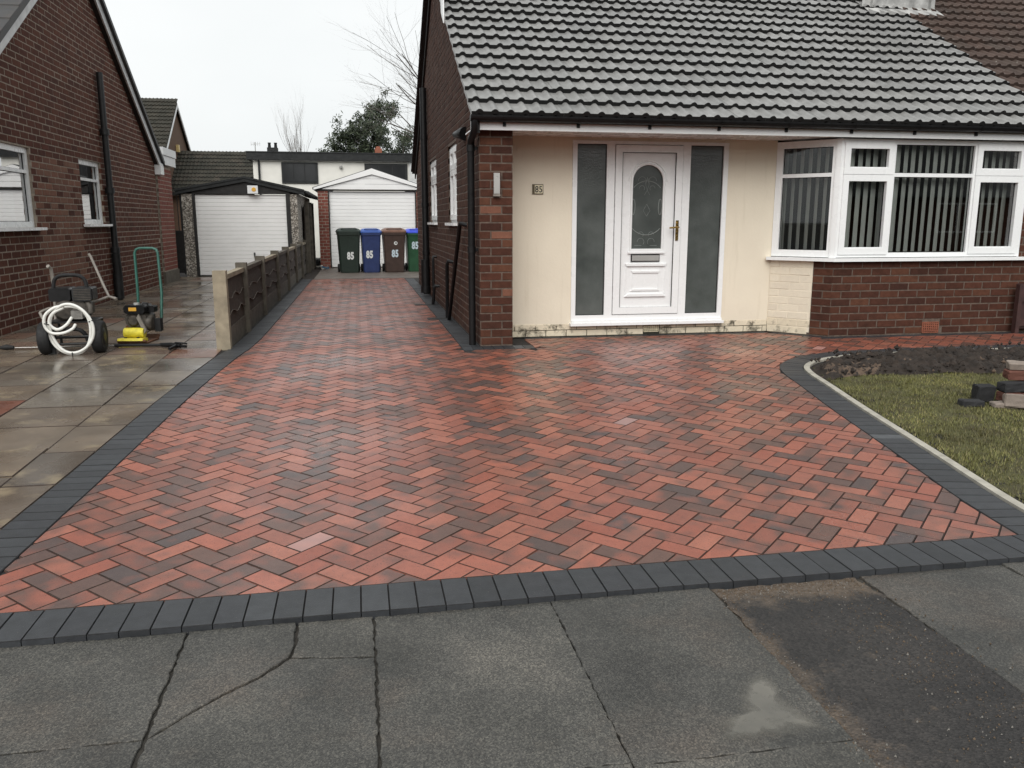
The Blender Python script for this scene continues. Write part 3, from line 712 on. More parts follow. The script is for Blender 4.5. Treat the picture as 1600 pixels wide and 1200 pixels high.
# ------------------------------------------------------------------ windows
def window(parent, o, u, nrm, w, h, bays, name='window', fr=.055, transom=None, glass='clear_glass', dep=.07, slats=None, sill=None, curtain=None):
    """o = lower left outer corner of the frame on the wall face; bays = [(u0,u1,kind)], kind 'fixed' or 'casement'; transom height above o"""
    o, u, nrm = Vector(o), Vector(u), Vector(nrm); Z = Vector((0, 0, 1))
    def bar(m, a, b, c, d, n0, n1): m.obox(o + u * (a + b) / 2 + Z * (c + d) / 2 + nrm * (n0 + n1) / 2, u * (b - a) / 2, nrm * (n1 - n0) / 2, Z * (d - c) / 2)
    m = MB(); bar(m, 0, w, 0, fr, -dep, 0); bar(m, 0, w, h - fr, h, -dep, 0); bar(m, 0, fr, fr, h - fr, -dep, 0); bar(m, w - fr, w, fr, h - fr, -dep, 0)
    f = m.build(name, 'upvc_white', parent)
    for i, (a, b, kind) in enumerate(bays):
        if i > 0:
            mm = MB(); bar(mm, a - .022, a + .022, fr, h - fr, -dep, -.001); mm.build('mullion', 'upvc_white', f)
        a2, b2 = (a + .022 if i > 0 else fr), (b - .022 if i < len(bays) - 1 else w - fr)
        rows = [(fr, h - fr)] if transom is None else [(fr, transom - .02), (transom + .02, h - fr)]
        if transom is not None:
            mm = MB(); bar(mm, a2, b2, transom - .02, transom + .02, -dep, -.002); mm.build('transom', 'upvc_white', f)
        for c, d in rows:
            A, B, C, D = a2, b2, c, d
            if kind == 'casement':
                mm = MB(); t = .05; lap = .018
                bar(mm, A - lap, B + lap, C - lap, C + t, -.03, .016); bar(mm, A - lap, B + lap, D - t, D + lap, -.03, .016); bar(mm, A - lap, A + t, C + t, D - t, -.03, .016); bar(mm, B - t, B + lap, C + t, D - t, -.03, .016)
                bar(mm, A + t - .001, B - t + .001, C + t - .012, C + t + .010, -.028, .004); mm.build('casement', 'upvc_white', f); A, B, C, D = A + t - .005, B - t + .005, C + t - .005, D - t + .005
            gm_ = MB(); bar(gm_, A - .004, B + .004, C - .004, D + .004, -.040, -.034); gm_.build('pane', glass, f)
            gk = MB()
            for q in ((A, A + .006, C, D), (B - .006, B, C, D), (A, B, C, C + .006), (A, B, D - .006, D)): bar(gk, *q, -.036, -.028)
            gk.build('gasket', 'black_plastic', f)
    if slats:
        s = slats['start']; k = 0
        while s < w - .03:
            mm = MB(); a = R(slats['angle'] + random.gauss(0, 3)); dv = u * math.cos(a) + nrm * math.sin(a); pv = u * -math.sin(a) + nrm * math.cos(a)
            mm.obox(o + u * s - nrm * (.16 + random.uniform(-.004, .004)) + Z * (h / 2 + .01), dv * .043, pv * .0008, Z * (h / 2 - .045)); mm.build('blind_slat', 'slat_fabric', f); s += slats['pitch']; k += 1
    if curtain:
        a, b, c, d = curtain; mm = MB(); n = 24
        P = [(o + u * (a + (b - a) * i / n) - nrm * (.14 + .012 * math.sin(i * 1.9)) + Z * zz) for zz in (c, d) for i in range(n + 1)]
        mm.add(P, [(i, i + 1, n + 2 + i, n + 1 + i) for i in range(n)], 0, 0, True); mm.build('net_curtain', 'net_curtain', f)
    if sill:
        a, b, pr = sill; mm = MB(); bar(mm, a, b, -.035, -.001, -.05, pr); mm.build('sill', 'upvc_white' if pr > .06 else 'white_paint', f)
    return f

# ------------------------------------------------------------------ roof tiles
def tile_mesh(name, mat, roll=.024, wid=.3, gauge=.29, thick=.042):
    m = MB(); prof = []; N = 24
    for i in range(N + 1):
        x = wid * i / N; d = min(abs(x - wid * .25), abs(x - wid * .75)); hgt = roll * math.cos(d / .034 * math.pi / 2) ** .7 if d < .034 else 0
        prof.append((x, hgt))
    L = gauge + .06; lift = .056
    top0 = [(x, 0, lift + h) for x, h in prof]; top1 = [(x, L, .004 + h) for x, h in prof]; bot0 = [(x, .004, lift + h - thick - .006) for x, h in prof]
    n = N + 1; m.add(top0 + top1, [(i, i + 1, n + i + 1, n + i) for i in range(N)], 0, 0, True)
    m.add(bot0 + top0, [(i, i + 1, n + i + 1, n + i) for i in range(N)], 0, 1)
    m.add([(0, 0, lift), (0, L, .004), (0, L, -.02), (0, .004, lift - thick - .006)], [(0, 1, 2, 3)]); m.add([(wid, 0, lift), (wid, L, .004), (wid, L, -.02), (wid, .004, lift - thick - .006)], [(3, 2, 1, 0)])
    return m.mesh(name, [mat, 'tile_edge'] if isinstance(mat, str) else mat), m
def tile_roof(parent, xs, y0, z0, slope, rows, mat, n_ind, gauge=.29, wid=.3, edge='tile_edge', skip=None):
    me, proto = tile_mesh('roof_tile', mat, wid=wid, gauge=gauge); me.materials[1] = MATS[edge]
    ang = math.atan(slope); rot = Matrix.Rotation(ang, 4, 'X'); recs = []
    for r in range(rows):
        for x in xs:
            loc = Vector((x, y0 + math.cos(ang) * gauge * r, z0 + math.sin(ang) * gauge * r))
            if skip and skip(loc): continue
            recs.append(loc)
    cp = Vector((0, 0, 1.27)); recs.sort(key=lambda l: (0 if in_view(l.x + .15, l.y, l.z) else 1, (l - cp).length)); bulk = MB()
    for i, l in enumerate(recs):
        j = Vector((0, random.gauss(0, .0015), random.gauss(0, .0012)))
        if i < n_ind: piece(me, 'roof_tile', parent, l + j, rot)
        else:
            o = len(bulk.v); bulk.v += [tuple((rot @ Vector(p)) + l + j) for p in proto.v]; rr = random.random()
            bulk.f += [tuple(o + q for q in f) for f in proto.f]; bulk.r += [rr] * len(proto.f); bulk.mi += proto.mi; bulk.sm += proto.sm
    if bulk.v: bulk.build('roof_tiles', [mat, edge], parent, kind='stuff')

# ------------------------------------------------------------------ the bungalow
SLOPE = .6; YE, ZE = 8.19, 2.262; YB = 17.3; YR = (YE + YB) / 2; ZR = ZE + SLOPE * (YR - YE)
house = root('bungalow', (4.4, 12.8, 0), 'semi-detached bungalow with grey tiled roof, cream porch wall and white bay window', 'house')
rake = lambda s: ZE + .0 + SLOPE * (min(YP + s, 2 * YR - YP - s) - YE) - .03
cm = MB(); side_open = [(1.93, 2.86, 1.245, 2.22), (4.56, 5.74, 1.245, 2.22)]
SIDE_L = YB - YP - .1
wall_core(cm, (XW, YP, 0), (0, 1, 0), (-1, 0, 0), SIDE_L, 2.28, side_open, .12)
cm.prism([(YP, 2.28), (YB - .1, 2.28), (YR, ZR - .06)], lambda y, z: (XW, y, z), lambda y, z: (XW + .12, y, z))
wall_core(cm, (XW + .12, YP, 0), (1, 0, 0), (0, -1, 0), .215, 2.28, [], .5)                  # pier beside the porch
cm.build('side_wall', 'mortar_dark', house)
fm = MB(); wall_core(fm, (5.12, YP, 0), (1, 0, 0), (0, -1, 0), 2.60, 2.2, [(0, 2.30, .86, 2.2)], .12); fm.build('front_wall', 'mortar_dark', house)
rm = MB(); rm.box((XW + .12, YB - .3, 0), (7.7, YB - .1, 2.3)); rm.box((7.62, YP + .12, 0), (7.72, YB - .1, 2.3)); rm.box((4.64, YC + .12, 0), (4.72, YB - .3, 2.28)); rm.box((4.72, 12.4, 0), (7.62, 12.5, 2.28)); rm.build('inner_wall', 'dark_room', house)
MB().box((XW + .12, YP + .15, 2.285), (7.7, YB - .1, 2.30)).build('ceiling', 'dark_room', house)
pw = MB(); DO = (2.295, 4.075, .125, 2.115)
wall_core(pw, (1.54, YC, 0), (1, 0, 0), (0, -1, 0), 3.12, 2.2, [(DO[0] - 1.54, DO[1] - 1.54, .125, 2.115)], .12, .14); pw.build('porch_wall', 'cream', house)
su = Vector((.46, -.544, 0)).normalized(); sn = Vector((-.544, -.46, 0)).normalized(); SPL = math.hypot(.46, .544)
wall_core(MB(), (0, 0, 0), (1, 0, 0), (0, -1, 0), .1, .1, [])
sp = MB(); wall_core(sp, (4.66, YC, 0), su, sn, SPL, .86, [], .1); sp.build('splay_wall', 'mortar_dark', house)
# bricks
recs = lay((XW, YP, 0), (0, 1, 0), (-1, 0, 0), SIDE_L, rake, [(a - .0, b + .0, c, d) for a, b, c, d in side_open])
rf = lay((XW, YP, 0), (1, 0, 0), (0, -1, 0), .335, lambda s: 2.2, (), unit=.223, shift=.0)
rf += lay((5.12, YP, 0), (1, 0, 0), (0, -1, 0), 2.58, lambda s: 2.19, [(0, 2.31, .825, 2.3), (1.155, 1.385, 0.0, .135)])
rf += lay(Vector((4.66, YC, 0)) + su * .497, su, sn, SPL - .497, lambda s: .83)
for r in rf: pass
def fm_(c): return 'brick_orange' if random.random() < .09 and c.x < 2 else 'brick_brown'
near_side = sorted(recs, key=lambda r: r[0].y)
place_bricks(rf, house, fm_, 260)
place_bricks(recs, house, lambda c: 'brick_side', 40)
cr = [r for r in lay((4.66, YC, 0), su, sn, SPL, lambda s: .83, (), unit=.6, joint=.007) if (r[0] - Vector((4.66, YC, 0))).dot(su) <= .5]
cr2 = []
sp2 = MB(); sp2.obox(Vector((4.66, YC, .43)) + su * .247 + sn * .0015, su * .247, sn * .002, (0, 0, .40)); sp2.build('paint_bed', 'cream', house)
for c, L, h, az, nrm in lay((4.66, YC, 0), su, sn, .495, lambda s: .83, (), unit=.235, joint=.006, proud=.007): cr2.append((c, L, h, az, nrm))
place_bricks(cr2, house, lambda c: 'brick_cream_dirty' if c.z < .15 else 'brick_cream', 60, 'painted_brick')
MB().box((1.54, YC + .004, 0), (4.66, YC + .10, .142)).build('plinth_bed', 'mortar_mossy', house)
pl = lay((1.545, YC, 0), (1, 0, 0), (0, -1, 0), 3.11, lambda s: .145, [(1.60, 1.80, .03, .13)], course=.071, joint=.007, proud=.004)
place_bricks(pl, house, lambda c: 'brick_cream_dirty', 60, 'painted_brick')
# air bricks
def airbrick(o, w, h, mat, holes):
    ab = MB(); nx, nz = holes
    for i in range(nx + 1): ab.box((o[0] + w * i / nx - .004, o[1] - .008, o[2]), (o[0] + w * i / nx + .004, o[1] + .012, o[2] + h))
    for j in range(nz + 1): ab.box((o[0], o[1] - .0075, o[2] + h * j / nz - .004), (o[0] + w, o[1] + .0115, o[2] + h * j / nz + .004))
    a = ab.build('air_brick', mat, house); MB().box((o[0], o[1] + .0125, o[2]), (o[0] + w, o[1] + .02, o[2] + h)).build('vent_backing', 'ink_black', a)
airbrick((6.28, YP - .006, .02), .2, .118, 'terracotta', (8, 6)); airbrick((3.155, YC - .004, .035), .17, .095, 'plaque_face', (7, 5))
# roof
rd = MB(); rd.add([(1.12, YE, ZE - .03), (7.7, YE, ZE - .03), (7.7, YR, ZR - .03), (1.12, YR, ZR - .03), (7.7, YB, ZE - .03), (1.12, YB, ZE - .03)], [(0, 1, 2, 3), (3, 2, 4, 5)])
rd.add([(1.12, YE, ZE - .06), (7.7, YE, ZE - .06), (7.7, YR, ZR - .06), (1.12, YR, ZR - .06), (7.7, YB, ZE - .06), (1.12, YB, ZE - .06)], [(3, 2, 1, 0), (5, 4, 2, 3)])
roof = rd.build('roof', 'black_board', house)
tile_roof(roof, [1.1 + .3 * i for i in range(22)], YE - .06, ZE - .02, SLOPE, 19, 'tile_grey', 300)
back = MB(); ang = math.atan(SLOPE)
for r in range(19):
    y = YB + .06 - math.cos(ang) * .29 * r; z = ZE - .02 + math.sin(ang) * .29 * r
    back.prism([(y, z + .03), (y - math.cos(ang) * .35, z + .03 + math.sin(ang) * .32), (y - math.cos(ang) * .35, z + math.sin(ang) * .32 - .0), (y, z)], lambda a, b: (1.1, a, b), lambda a, b: (7.7, a, b), random.random())
back.build('rear_tile_course', 'tile_slate', roof)
MB().tube([(1.1, YR, ZR + .03), (7.7, YR, ZR + .03)], .11, 12).build('ridge', 'tile_slate', roof)
vg = MB()
for s in (1, -1):                                                         # verge board under the tiles on the gable
    e = YE + .03 if s == 1 else YB - .03
    vg.prism([(e, ZE - .05), (YR, ZE - .05 + SLOPE * abs(YR - e)), (YR, ZE - .16 + SLOPE * abs(YR - e)), (e, ZE - .16)], lambda y, z: (XW - .012, y, z), lambda y, z: (XW - .035, y, z))
vg.build('verge_board', 'black_board', house)
vu = MB().prism([(10.45, 3.60), (10.72, 3.78), (10.72, 4.6), (10.45, 4.5)], lambda y, z: (1.085, y, z - .02), lambda y, z: (1.099, y, z - .02)); vu.build('verge_cap', 'upvc_white', roof)
# fascia, soffit, gutter
MB().box((1.14, YE + .045, 2.135), (7.7, YE + .065, 2.262)).build('fascia', 'upvc_white', house)
MB().box((1.14, YE + .066, 2.150), (7.7, YC + .01, 2.162)).build('soffit', 'upvc_white', house)
MB().prism([(YE + .05, 2.137), (YP + .05, 2.137), (YP + .05, 2.36), (YE + .05, 2.25)], lambda y, z: (1.128, y, z), lambda y, z: (1.139, y, z)).build('box_end', 'upvc_white', house)
gt = MB(); prof = arc((0, 0, 0), .056, 180, 360, 10, 1, 2); prof = [(p[1], p[2]) for p in prof]; inn = [(p[0] * .9, p[1] * .9 + .0) for p in prof[::-1]]
gt.prism(prof + inn, lambda a, b: (1.10, YE - .018 + a, 2.262 + b), lambda a, b: (7.7, YE - .018 + a, 2.262 + b)); gutter = gt.build('gutter', 'black_plastic', house)
MB().prism([(p[0], p[1]) for p in prof], lambda a, b: (1.094, YE - .018 + a, 2.262 + b), lambda a, b: (1.101, YE - .018 + a, 2.262 + b)).build('stop_end', 'black_plastic', gutter)
for i in range(9):
    x = 1.42 + i * .74; MB().prism([(p[0] * 1.1, p[1] * 1.1) for p in prof] + [(.056, .0), (.06, -.09), (.045, -.09)][:1], lambda a, b: (x, YE - .018 + a, 2.263 + b), lambda a, b: (x + .025, YE - .018 + a, 2.263 + b)).box((x, YE + .03, 2.17), (x + .03, YE + .046, 2.24)).build('gutter_bracket', 'black_plastic', gutter)
dp = MB().tube([(1.135, YE - .018, 2.23), (1.135, YE - .018, 2.13), (1.135, YE + .25, 2.06), (1.135, YE + .275, 1.98), (1.135, YE + .275, .0)], .036, 12)
down = dp.build('downpipe', 'black_plastic', house)
for z in (1.95, .95): MB().tube([(1.135, YE + .275, z), (1.135, YE + .275, z + .06)], .043, 12).box((1.14, YE + .26, z + .015), (1.215, YE + .29, z + .045)).build('pipe_clip', 'black_plastic', down)
MB().tube([(1.21, 9.36, 1.22), (1.135, 9.40, 1.24), (1.13, 9.44, 1.2), (1.13, 10.72, -.01)], .024, 10).build('waste_pipe', 'black_plastic', house)
MB().tube([(1.21, 10.8, .745), (1.14, 10.82, .755), (1.13, 10.86, .70), (1.13, 10.93, -.01)], .024, 10).build('waste_pipe', 'black_plastic', house)
MB().tube([(1.21, 13.1, .72), (1.15, 13.1, .72), (1.145, 13.1, .66), (1.145, 13.1, .02)], .022, 10).tube([(1.205, 12.7, .29), (1.13, 12.7, .29), (1.12, 12.72, .24), (1.1, 12.75, .0)], .024, 10).build('waste_pipe', 'black_plastic', house)
sp_ = MB().tube([(1.135, 14.35, 3.42), (1.135, 14.35, .03)], .055, 14).tube([(1.12, 14.35, .62), (1.12, 14.35, .1)], .075, 14).tube([(1.12, 14.35, .16), (1.12, 14.35, .05)], .085, 14)
soil_p = sp_.build('soil_pipe', 'black_plastic', house)
for z in (.7, 1.5, 2.6): MB().tube([(1.135, 14.35, z), (1.135, 14.35, z + .07)], .064, 14).build('pipe_collar', 'black_plastic', soil_p)
for (x0, y0) in ((.86, 10.78), (.82, 12.68)): MB().box((x0, y0, -.01), (1.18, y0 + .17, .007)).build('drain_cover', 'black_iron', house)
# side windows (frames set back in the reveal)
for (a, b, c, d) in side_open:
    window(house, (XW + .03, YP + b, c), (0, -1, 0), (-1, 0, 0), b - a, d - c, [(0, (b - a) / 2, 'casement'), ((b - a) / 2, b - a, 'casement')], transom=(d - c) * .68, sill=(-.05, b - a + .05, .085))
# bay window
BW = [(0, .625, 'casement'), (.625, 1.63, 'fixed'), (1.63, 2.28, 'casement')]
window(house, (5.115, YP - .012, .875), (1, 0, 0), (0, -1, 0), 2.28, 1.255, BW, 'bay_window', transom=.885, slats=dict(start=.05, pitch=.092, angle=-27), fr=.05)
window(house, Vector((4.665, YC, .875)) + sn * .012, su, sn, SPL - .015, 1.255, [(0, SPL - .015, 'fixed')], 'bay_window', transom=.885, slats=dict(start=.05, pitch=.092, angle=45), fr=.075)
cpst = MB().prism([(5.085, YP + .012), (5.072, YP + .028), (5.09, YP + .075), (5.135, YP + .06), (5.135, YP - .010), (5.112, YP - .014)], lambda x, y: (x, y, .87), lambda x, y: (x, y, 2.132)); cpst.build('corner_post', 'upvc_white', house)
bs = MB().prism([(4.60, YC - .005), (4.58, YC - .04), (5.085, YP - .075), (7.52, YP - .075), (7.52, YP + .05), (5.15, YP + .05), (4.69, YC + .0)], lambda x, y: (x, y, .832), lambda x, y: (x, y, .868)); bs.build('bay_sill', 'upvc_white', house)
MB().box((7.395, YP - .01, .87), (7.42, YP + .06, 2.13)).build('cover_strip', 'upvc_white', house)
# door and sidelights
df = MB(); y0, y1 = YC - .018, YC + .06
for a, b, c, d in ((2.295, 2.345, .15, 2.115), (4.02, 4.075, .15, 2.115), (2.345, 4.02, 2.082, 2.115), (2.345, 4.02, .15, .235), (2.675, 2.765, .235, 2.082), (3.545, 3.632, .235, 2.082)): df.box((a, y0, c), (b, y1, d))
frame = df.build('door_frame', 'upvc_white', house)
MB().box((2.28, YC - .075, .122), (4.085, YC - .0, .152)).build('sill', 'upvc_white', frame)
MB().box((2.30, YC - .05, .1525), (4.07, YC - .0185, .180)).build('threshold', 'upvc_white', frame)
for a, b in ((2.345, 2.675), (3.632, 4.02)):
    p = MB().box((a - .003, YC + .012, .232), (b + .003, YC + .02, 2.085)).build('sidelight', 'obscure', house)
    gk = MB()
    for q in ((a, a + .007, .235, 2.082), (b - .007, b, .235, 2.082), (a, b, .235, .242), (a, b, 2.075, 2.082)): gk.box((q[0], YC + .004, q[2]), (q[1], YC + .0125, q[3]))
    gk.build('gasket', 'black_plastic', p)
dl = MB(); DX0, DX1, DZ0, DZ1 = 2.772, 3.538, .242, 2.075
for a, b, c, d in ((DX0, DX0 + .075, DZ0, DZ1), (DX1 - .075, DX1, DZ0, DZ1), (DX0 + .075, DX1 - .075, DZ0, DZ0 + .075), (DX0 + .075, DX1 - .075, DZ1 - .075, DZ1)): dl.box((a, YC - .030, c), (b, YC + .03, d))
door = dl.build('front_door', 'upvc_white', house)
dpn = MB(); ax, ar, az0, az1 = 3.148, .178, .965, 1.695                      # arched light: centre, radius, bottom, springing
hole = [(ax - ar, az0), (ax + ar, az0)] + [(ax + ar * math.cos(R(t)), az1 + ar * math.sin(R(t))) for t in range(0, 181, 12)]
X0, X1, Z0, Z1 = DX0 + .077, DX1 - .077, DZ0 + .077, DZ1 - .077; yf = YC - .012
dpn.box((X0, yf, Z0), (X1, yf + .03, az0)); dpn.box((X0, yf, az0), (ax - ar, yf + .03, az1)); dpn.box((ax + ar, yf, az0), (X1, yf + .03, az1))
at_ = [(ax + ar * math.cos(R(t)), az1 + ar * math.sin(R(t))) for t in range(180, -1, -10)]
for p, q in zip(at_, at_[1:]): dpn.prism([p, q, (q[0], Z1), (p[0], Z1)], lambda x, z: (x, yf, z), lambda x, z: (x, yf + .03, z))
dpn.box((X0, yf, az1), (ax - ar, yf + .03, Z1)); dpn.box((ax + ar, yf, az1), (X1, yf + .03, Z1)); dpn.build('door_panel', 'upvc_white', door)
MB().prism(hole, lambda x, z: (x, YC + .008, z), lambda x, z: (x, YC + .014, z)).build('arched_pane', 'obscure', door)
ring = [(ax - ar - .006, yf - .004, az0 - .01)] + [(ax + (ar + .006) * math.cos(R(t)), yf - .004, az1 + (ar + .006) * math.sin(R(t))) for t in range(180, -1, -10)] + [(ax + ar + .006, yf - .004, az0 - .01)]
md = MB().tube(ring, .013, 8).tube([(p[0] + (p[0] - ax) * .17, yf - .002, p[2] + max(0, p[2] - az1) * .17) for p in ring[1:-1]], .008, 8)
md.box((ax - ar - .035, yf - .022, az0 - .052), (ax + ar + .035, yf + .002, az0 - .034)); md.box((ax - ar - .02, yf - .016, az0 - .034), (ax + ar + .02, yf + .002, az0 - .004)); md.build('glazing_bead', 'upvc_white', door)
et = MB(); ye = YC + .007
et.tube(arc((ax, ye, 1.50), .20, 40, 140, 12), .004, 5).tube(arc((ax, ye, 1.33), .215, 222, 318, 12), .005, 5)
for s in (1, -1):
    et.tube([(ax + s * (.155 + .02 * math.cos(R(t))), ye, 1.42 + .085 * math.sin(R(t))) for t in range(0, 361, 20)], .005, 5, cap=False)
    for zc, rr in ((1.04, .04), (1.12, .03), (1.62, .03), (1.70, .045)): et.tube(arc((ax + s * .06, ye, zc), rr, 0 if s > 0 else 180, 220 if s > 0 else -40, 8), .0022, 4)
    et.tube([(ax + s * .05, ye, 1.0), (ax + s * .13, ye, 1.0)], .0022, 4); et.tube([(ax, ye, 1.32), (ax + s * .04, ye, 1.38), (ax, ye, 1.45), (ax - s * .03, ye, 1.40)], .002, 4)
    et.tube([(ax + s * .03, ye, 1.55), (ax, ye, 1.60), (ax + s * .02, ye, 1.66), (ax, ye, 1.74)], .002, 4)
et.build('etched_pattern', 'etched', door)
lp = MB(); lp.box((2.972, yf - .012, .822), (3.306, yf + .001, .905), mi=0); lbx = lp.build('letterbox', 'ink_black', door); MB().box((2.983, yf - .018, .833), (3.297, yf - .0125, .894)).build('letter_flap', 'chrome', lbx)
pm = MB()
def mould(z, w0, w1, hh, out): pm.prism([(ax - w0, z), (ax + w0, z), (ax + w1, z + hh), (ax - w1, z + hh)], lambda x, q: (x, yf + .001, q), lambda x, q: (x, yf - out, q))
mould(.775, .225, .24, .026, .022); mould(.700, .15, .165, .022, .014); mould(.500, .17, .145, .02, .014); mould(.436, .24, .20, .03, .022)
pm.box((ax - .235, yf - .006, .466), (ax - .222, yf + .001, .775)); pm.box((ax + .222, yf - .006, .466), (ax + .235, yf + .001, .775))
pm.box((ax - .158, yf - .005, .52), (ax - .148, yf + .001, .70)); pm.box((ax + .148, yf - .005, .52), (ax + .158, yf + .001, .70)); pm.build('panel_moulding', 'upvc_white', door)
hd = MB().box((3.478, YC - .04, 1.055), (3.51, YC - .031, 1.275)).tube([(3.494, YC - .035, 1.20), (3.494, YC - .085, 1.20), (3.47, YC - .095, 1.20), (3.385, YC - .095, 1.193)], .010, 8).tube([(3.494, YC - .03, 1.245), (3.494, YC - .05, 1.245)], .012, 10); hd.build('handle', 'brass', door)
sb_ = MB()
for a, b, c, d in ((DX0 + .076, DX0 + .08, DZ0 + .076, DZ1 - .076), (DX1 - .08, DX1 - .076, DZ0 + .076, DZ1 - .076), (DX0 + .08, DX1 - .08, DZ1 - .08, DZ1 - .076)): sb_.box((a, YC - .0305, c), (b, YC - .013, d))
sb_.build('gasket', 'black_plastic', door)
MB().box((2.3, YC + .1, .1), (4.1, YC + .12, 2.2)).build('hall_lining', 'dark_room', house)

# house number plaque and fixtures
def digits(txt, h, mat, parent, loc, bold=.02, sx=.8, rot=(R(90), 0, 0), local=False, depth=.0008):
    cu = bpy.data.curves.new('digits', 'FONT'); cu.body = txt; cu.size = 1; cu.offset = bold; cu.extrude = depth / h * 1.4; cu.align_x = 'CENTER'; cu.align_y = 'CENTER'; cu.resolution_u = 4; cu.space_character = 1.05 + bold
    tmp = bpy.data.objects.new('tmp_digits', cu); COL.objects.link(tmp); dg = bpy.context.evaluated_depsgraph_get(); me = bpy.data.meshes.new_from_object(tmp.evaluated_get(dg)); bpy.data.objects.remove(tmp)
    co = np.zeros(len(me.vertices) * 3); me.vertices.foreach_get('co', co); co = co.reshape(-1, 3); ys = co[:, 1].max() - co[:, 1].min(); k = h / ys
    co[:, 0] *= k * sx; co[:, 1] = (co[:, 1] - (co[:, 1].max() + co[:, 1].min()) / 2) * k; co[:, 2] *= k
    me.vertices.foreach_set('co', co.ravel()); me.materials.clear(); me.materials.append(MATS[mat]); me.update()
    o = bpy.data.objects.new('digits', me); COL.objects.link(o); o.parent = parent; off = (0, 0, 0) if local else W[parent.name]
    o.location = (loc[0] - off[0], loc[1] - off[1], loc[2] - off[2]); o.rotation_euler = rot; return o
plq = root('number_plaque', (1.913, YC - .004, 1.55), 'small brown house number plaque reading 85 on the cream wall', 'plaque')
MB().box((1.853, YC - .012, 1.550), (1.973, YC - .001, 1.655)).build('backing', 'plaque_wood', plq); MB().box((1.878, YC - .016, 1.558), (1.966, YC - .0125, 1.647)).build('face', 'plaque_face', plq)
digits('85', .068, 'ink_black', plq, (1.922, YC - .0165, 1.602), .012, .85)
wl = root('wall_light', (1.37, YP - .03, 1.51), 'slim steel up-and-down wall light on the brown brick pier', 'wall light')
MB().box((1.342, YP - .055, 1.535), (1.402, YP - .022, 1.735)).build('body', 'chrome', wl); MB().box((1.338, YP - .050, 1.51), (1.406, YP - .008, 1.534)).build('base', 'grey_tube', wl); MB().box((1.352, YP - .022, 1.54), (1.392, YP - .008, 1.73)).build('backplate', 'ink_black', wl)
fl = root('floodlight', (1.19, 9.5, 2.2), 'black cone shaped security lamp on the brick side wall', 'lamp')
MB().lathe((1.195, 9.33, 2.205), (-.35, .93, .05), [(0, .075), (.03, .075), (.26, .03), (.27, .012)], 14).build('shade', 'black_plastic', fl); MB().tube([(1.2, 9.42, 2.2), (1.17, 9.42, 2.2)], .04, 10).build('bracket', 'black_plastic', fl)

# ------------------------------------------------------------------ adjoining house and chimney
adj = root('adjoining_bungalow', (10.5, 12.8, 0), 'adjoining bungalow half with old brown tiles spotted with pale lichen', 'house')
am = MB().box((7.72, YP, 0), (13.6, YP + .12, 2.2)).box((13.48, YP + .12, 0), (13.6, YB - .1, 2.3)); am.build('front_wall', 'brick_brown', adj)
ar_ = MB().add([(7.7, YE, ZE - .03), (14, YE, ZE - .03), (14, YR, ZR - .03), (7.7, YR, ZR - .03), (14, YB, ZE - .03), (7.7, YB, ZE - .03)], [(0, 1, 2, 3), (3, 2, 4, 5)]).build('roof', 'tile_slate', adj)
tile_roof(ar_, [7.705 + .3 * i for i in range(20)], YE - .06, ZE - .035, SLOPE, 19, 'tile_brown', 200, edge='tile_brown')
MB().box((7.7, YE + .045, 2.13), (13.7, YE + .065, 2.26)).build('fascia', 'upvc_white', adj)
ch = root('chimney', (7.72, 11.8, 4.2), 'brick chimney stack with grey lead flashing on the party line', 'chimney')
MB().box((7.27, 11.42, 4.0), (8.17, 12.1, 5.9)).build('core', 'mortar_dark', ch)
place_bricks(lay((7.27, 11.42, 4.2), (1, 0, 0), (0, -1, 0), .9, lambda s: 1.6) + lay((7.27, 11.42, 4.2), (0, 1, 0), (-1, 0, 0), .68, lambda s: 1.6), ch, lambda c: 'brick_brown', 200)
MB().box((7.2, 11.36, 5.9), (8.24, 12.16, 6.0)).lathe((7.5, 11.75, 6.0), (0, 0, 1), [(0, .12), (.35, .10)], 14).lathe((7.95, 11.75, 6.0), (0, 0, 1), [(0, .12), (.35, .10)], 14).build('cap_and_pots', 'terracotta', ch)
zr = lambda y: ZE + SLOPE * (y - YE) + .055
fls = MB(); n = 14
for sidex in range(n):
    xa, xb = 7.13 + 1.15 * sidex / n, 7.13 + 1.15 * (sidex + 1) / n; w1, w2 = .02 * math.sin(sidex * 2.1), .02 * math.sin(sidex * 2.1 + 2.1)
    fls.add([(xa, 11.20 + w1, zr(11.20) - .0), (xb, 11.20 + w2, zr(11.20) - .0), (xb, 11.405, zr(11.405) + .02), (xa, 11.405, zr(11.405) + .02), (xb, 11.402, zr(11.405) + .19 + w1), (xa, 11.402, zr(11.405) + .19 + w2)], [(0, 1, 2, 3), (3, 2, 4, 5)])
for sx_, o_ in ((7.262, -.13), (8.178, .11)):
    for k in range(4):
        ya = 11.35 + .2 * k; fls.add([(sx_, ya, zr(ya)), (sx_, ya + .21, zr(ya + .21)), (sx_, ya + .21, zr(ya) + .2), (sx_, ya, zr(ya) + .2), (sx_ + o_, ya, zr(ya) + .01), (sx_ + o_, ya + .21, zr(ya + .21) + .01)], [(0, 1, 2, 3), (4, 5, 1, 0)])
fls.build('flashing', 'lead', ch)

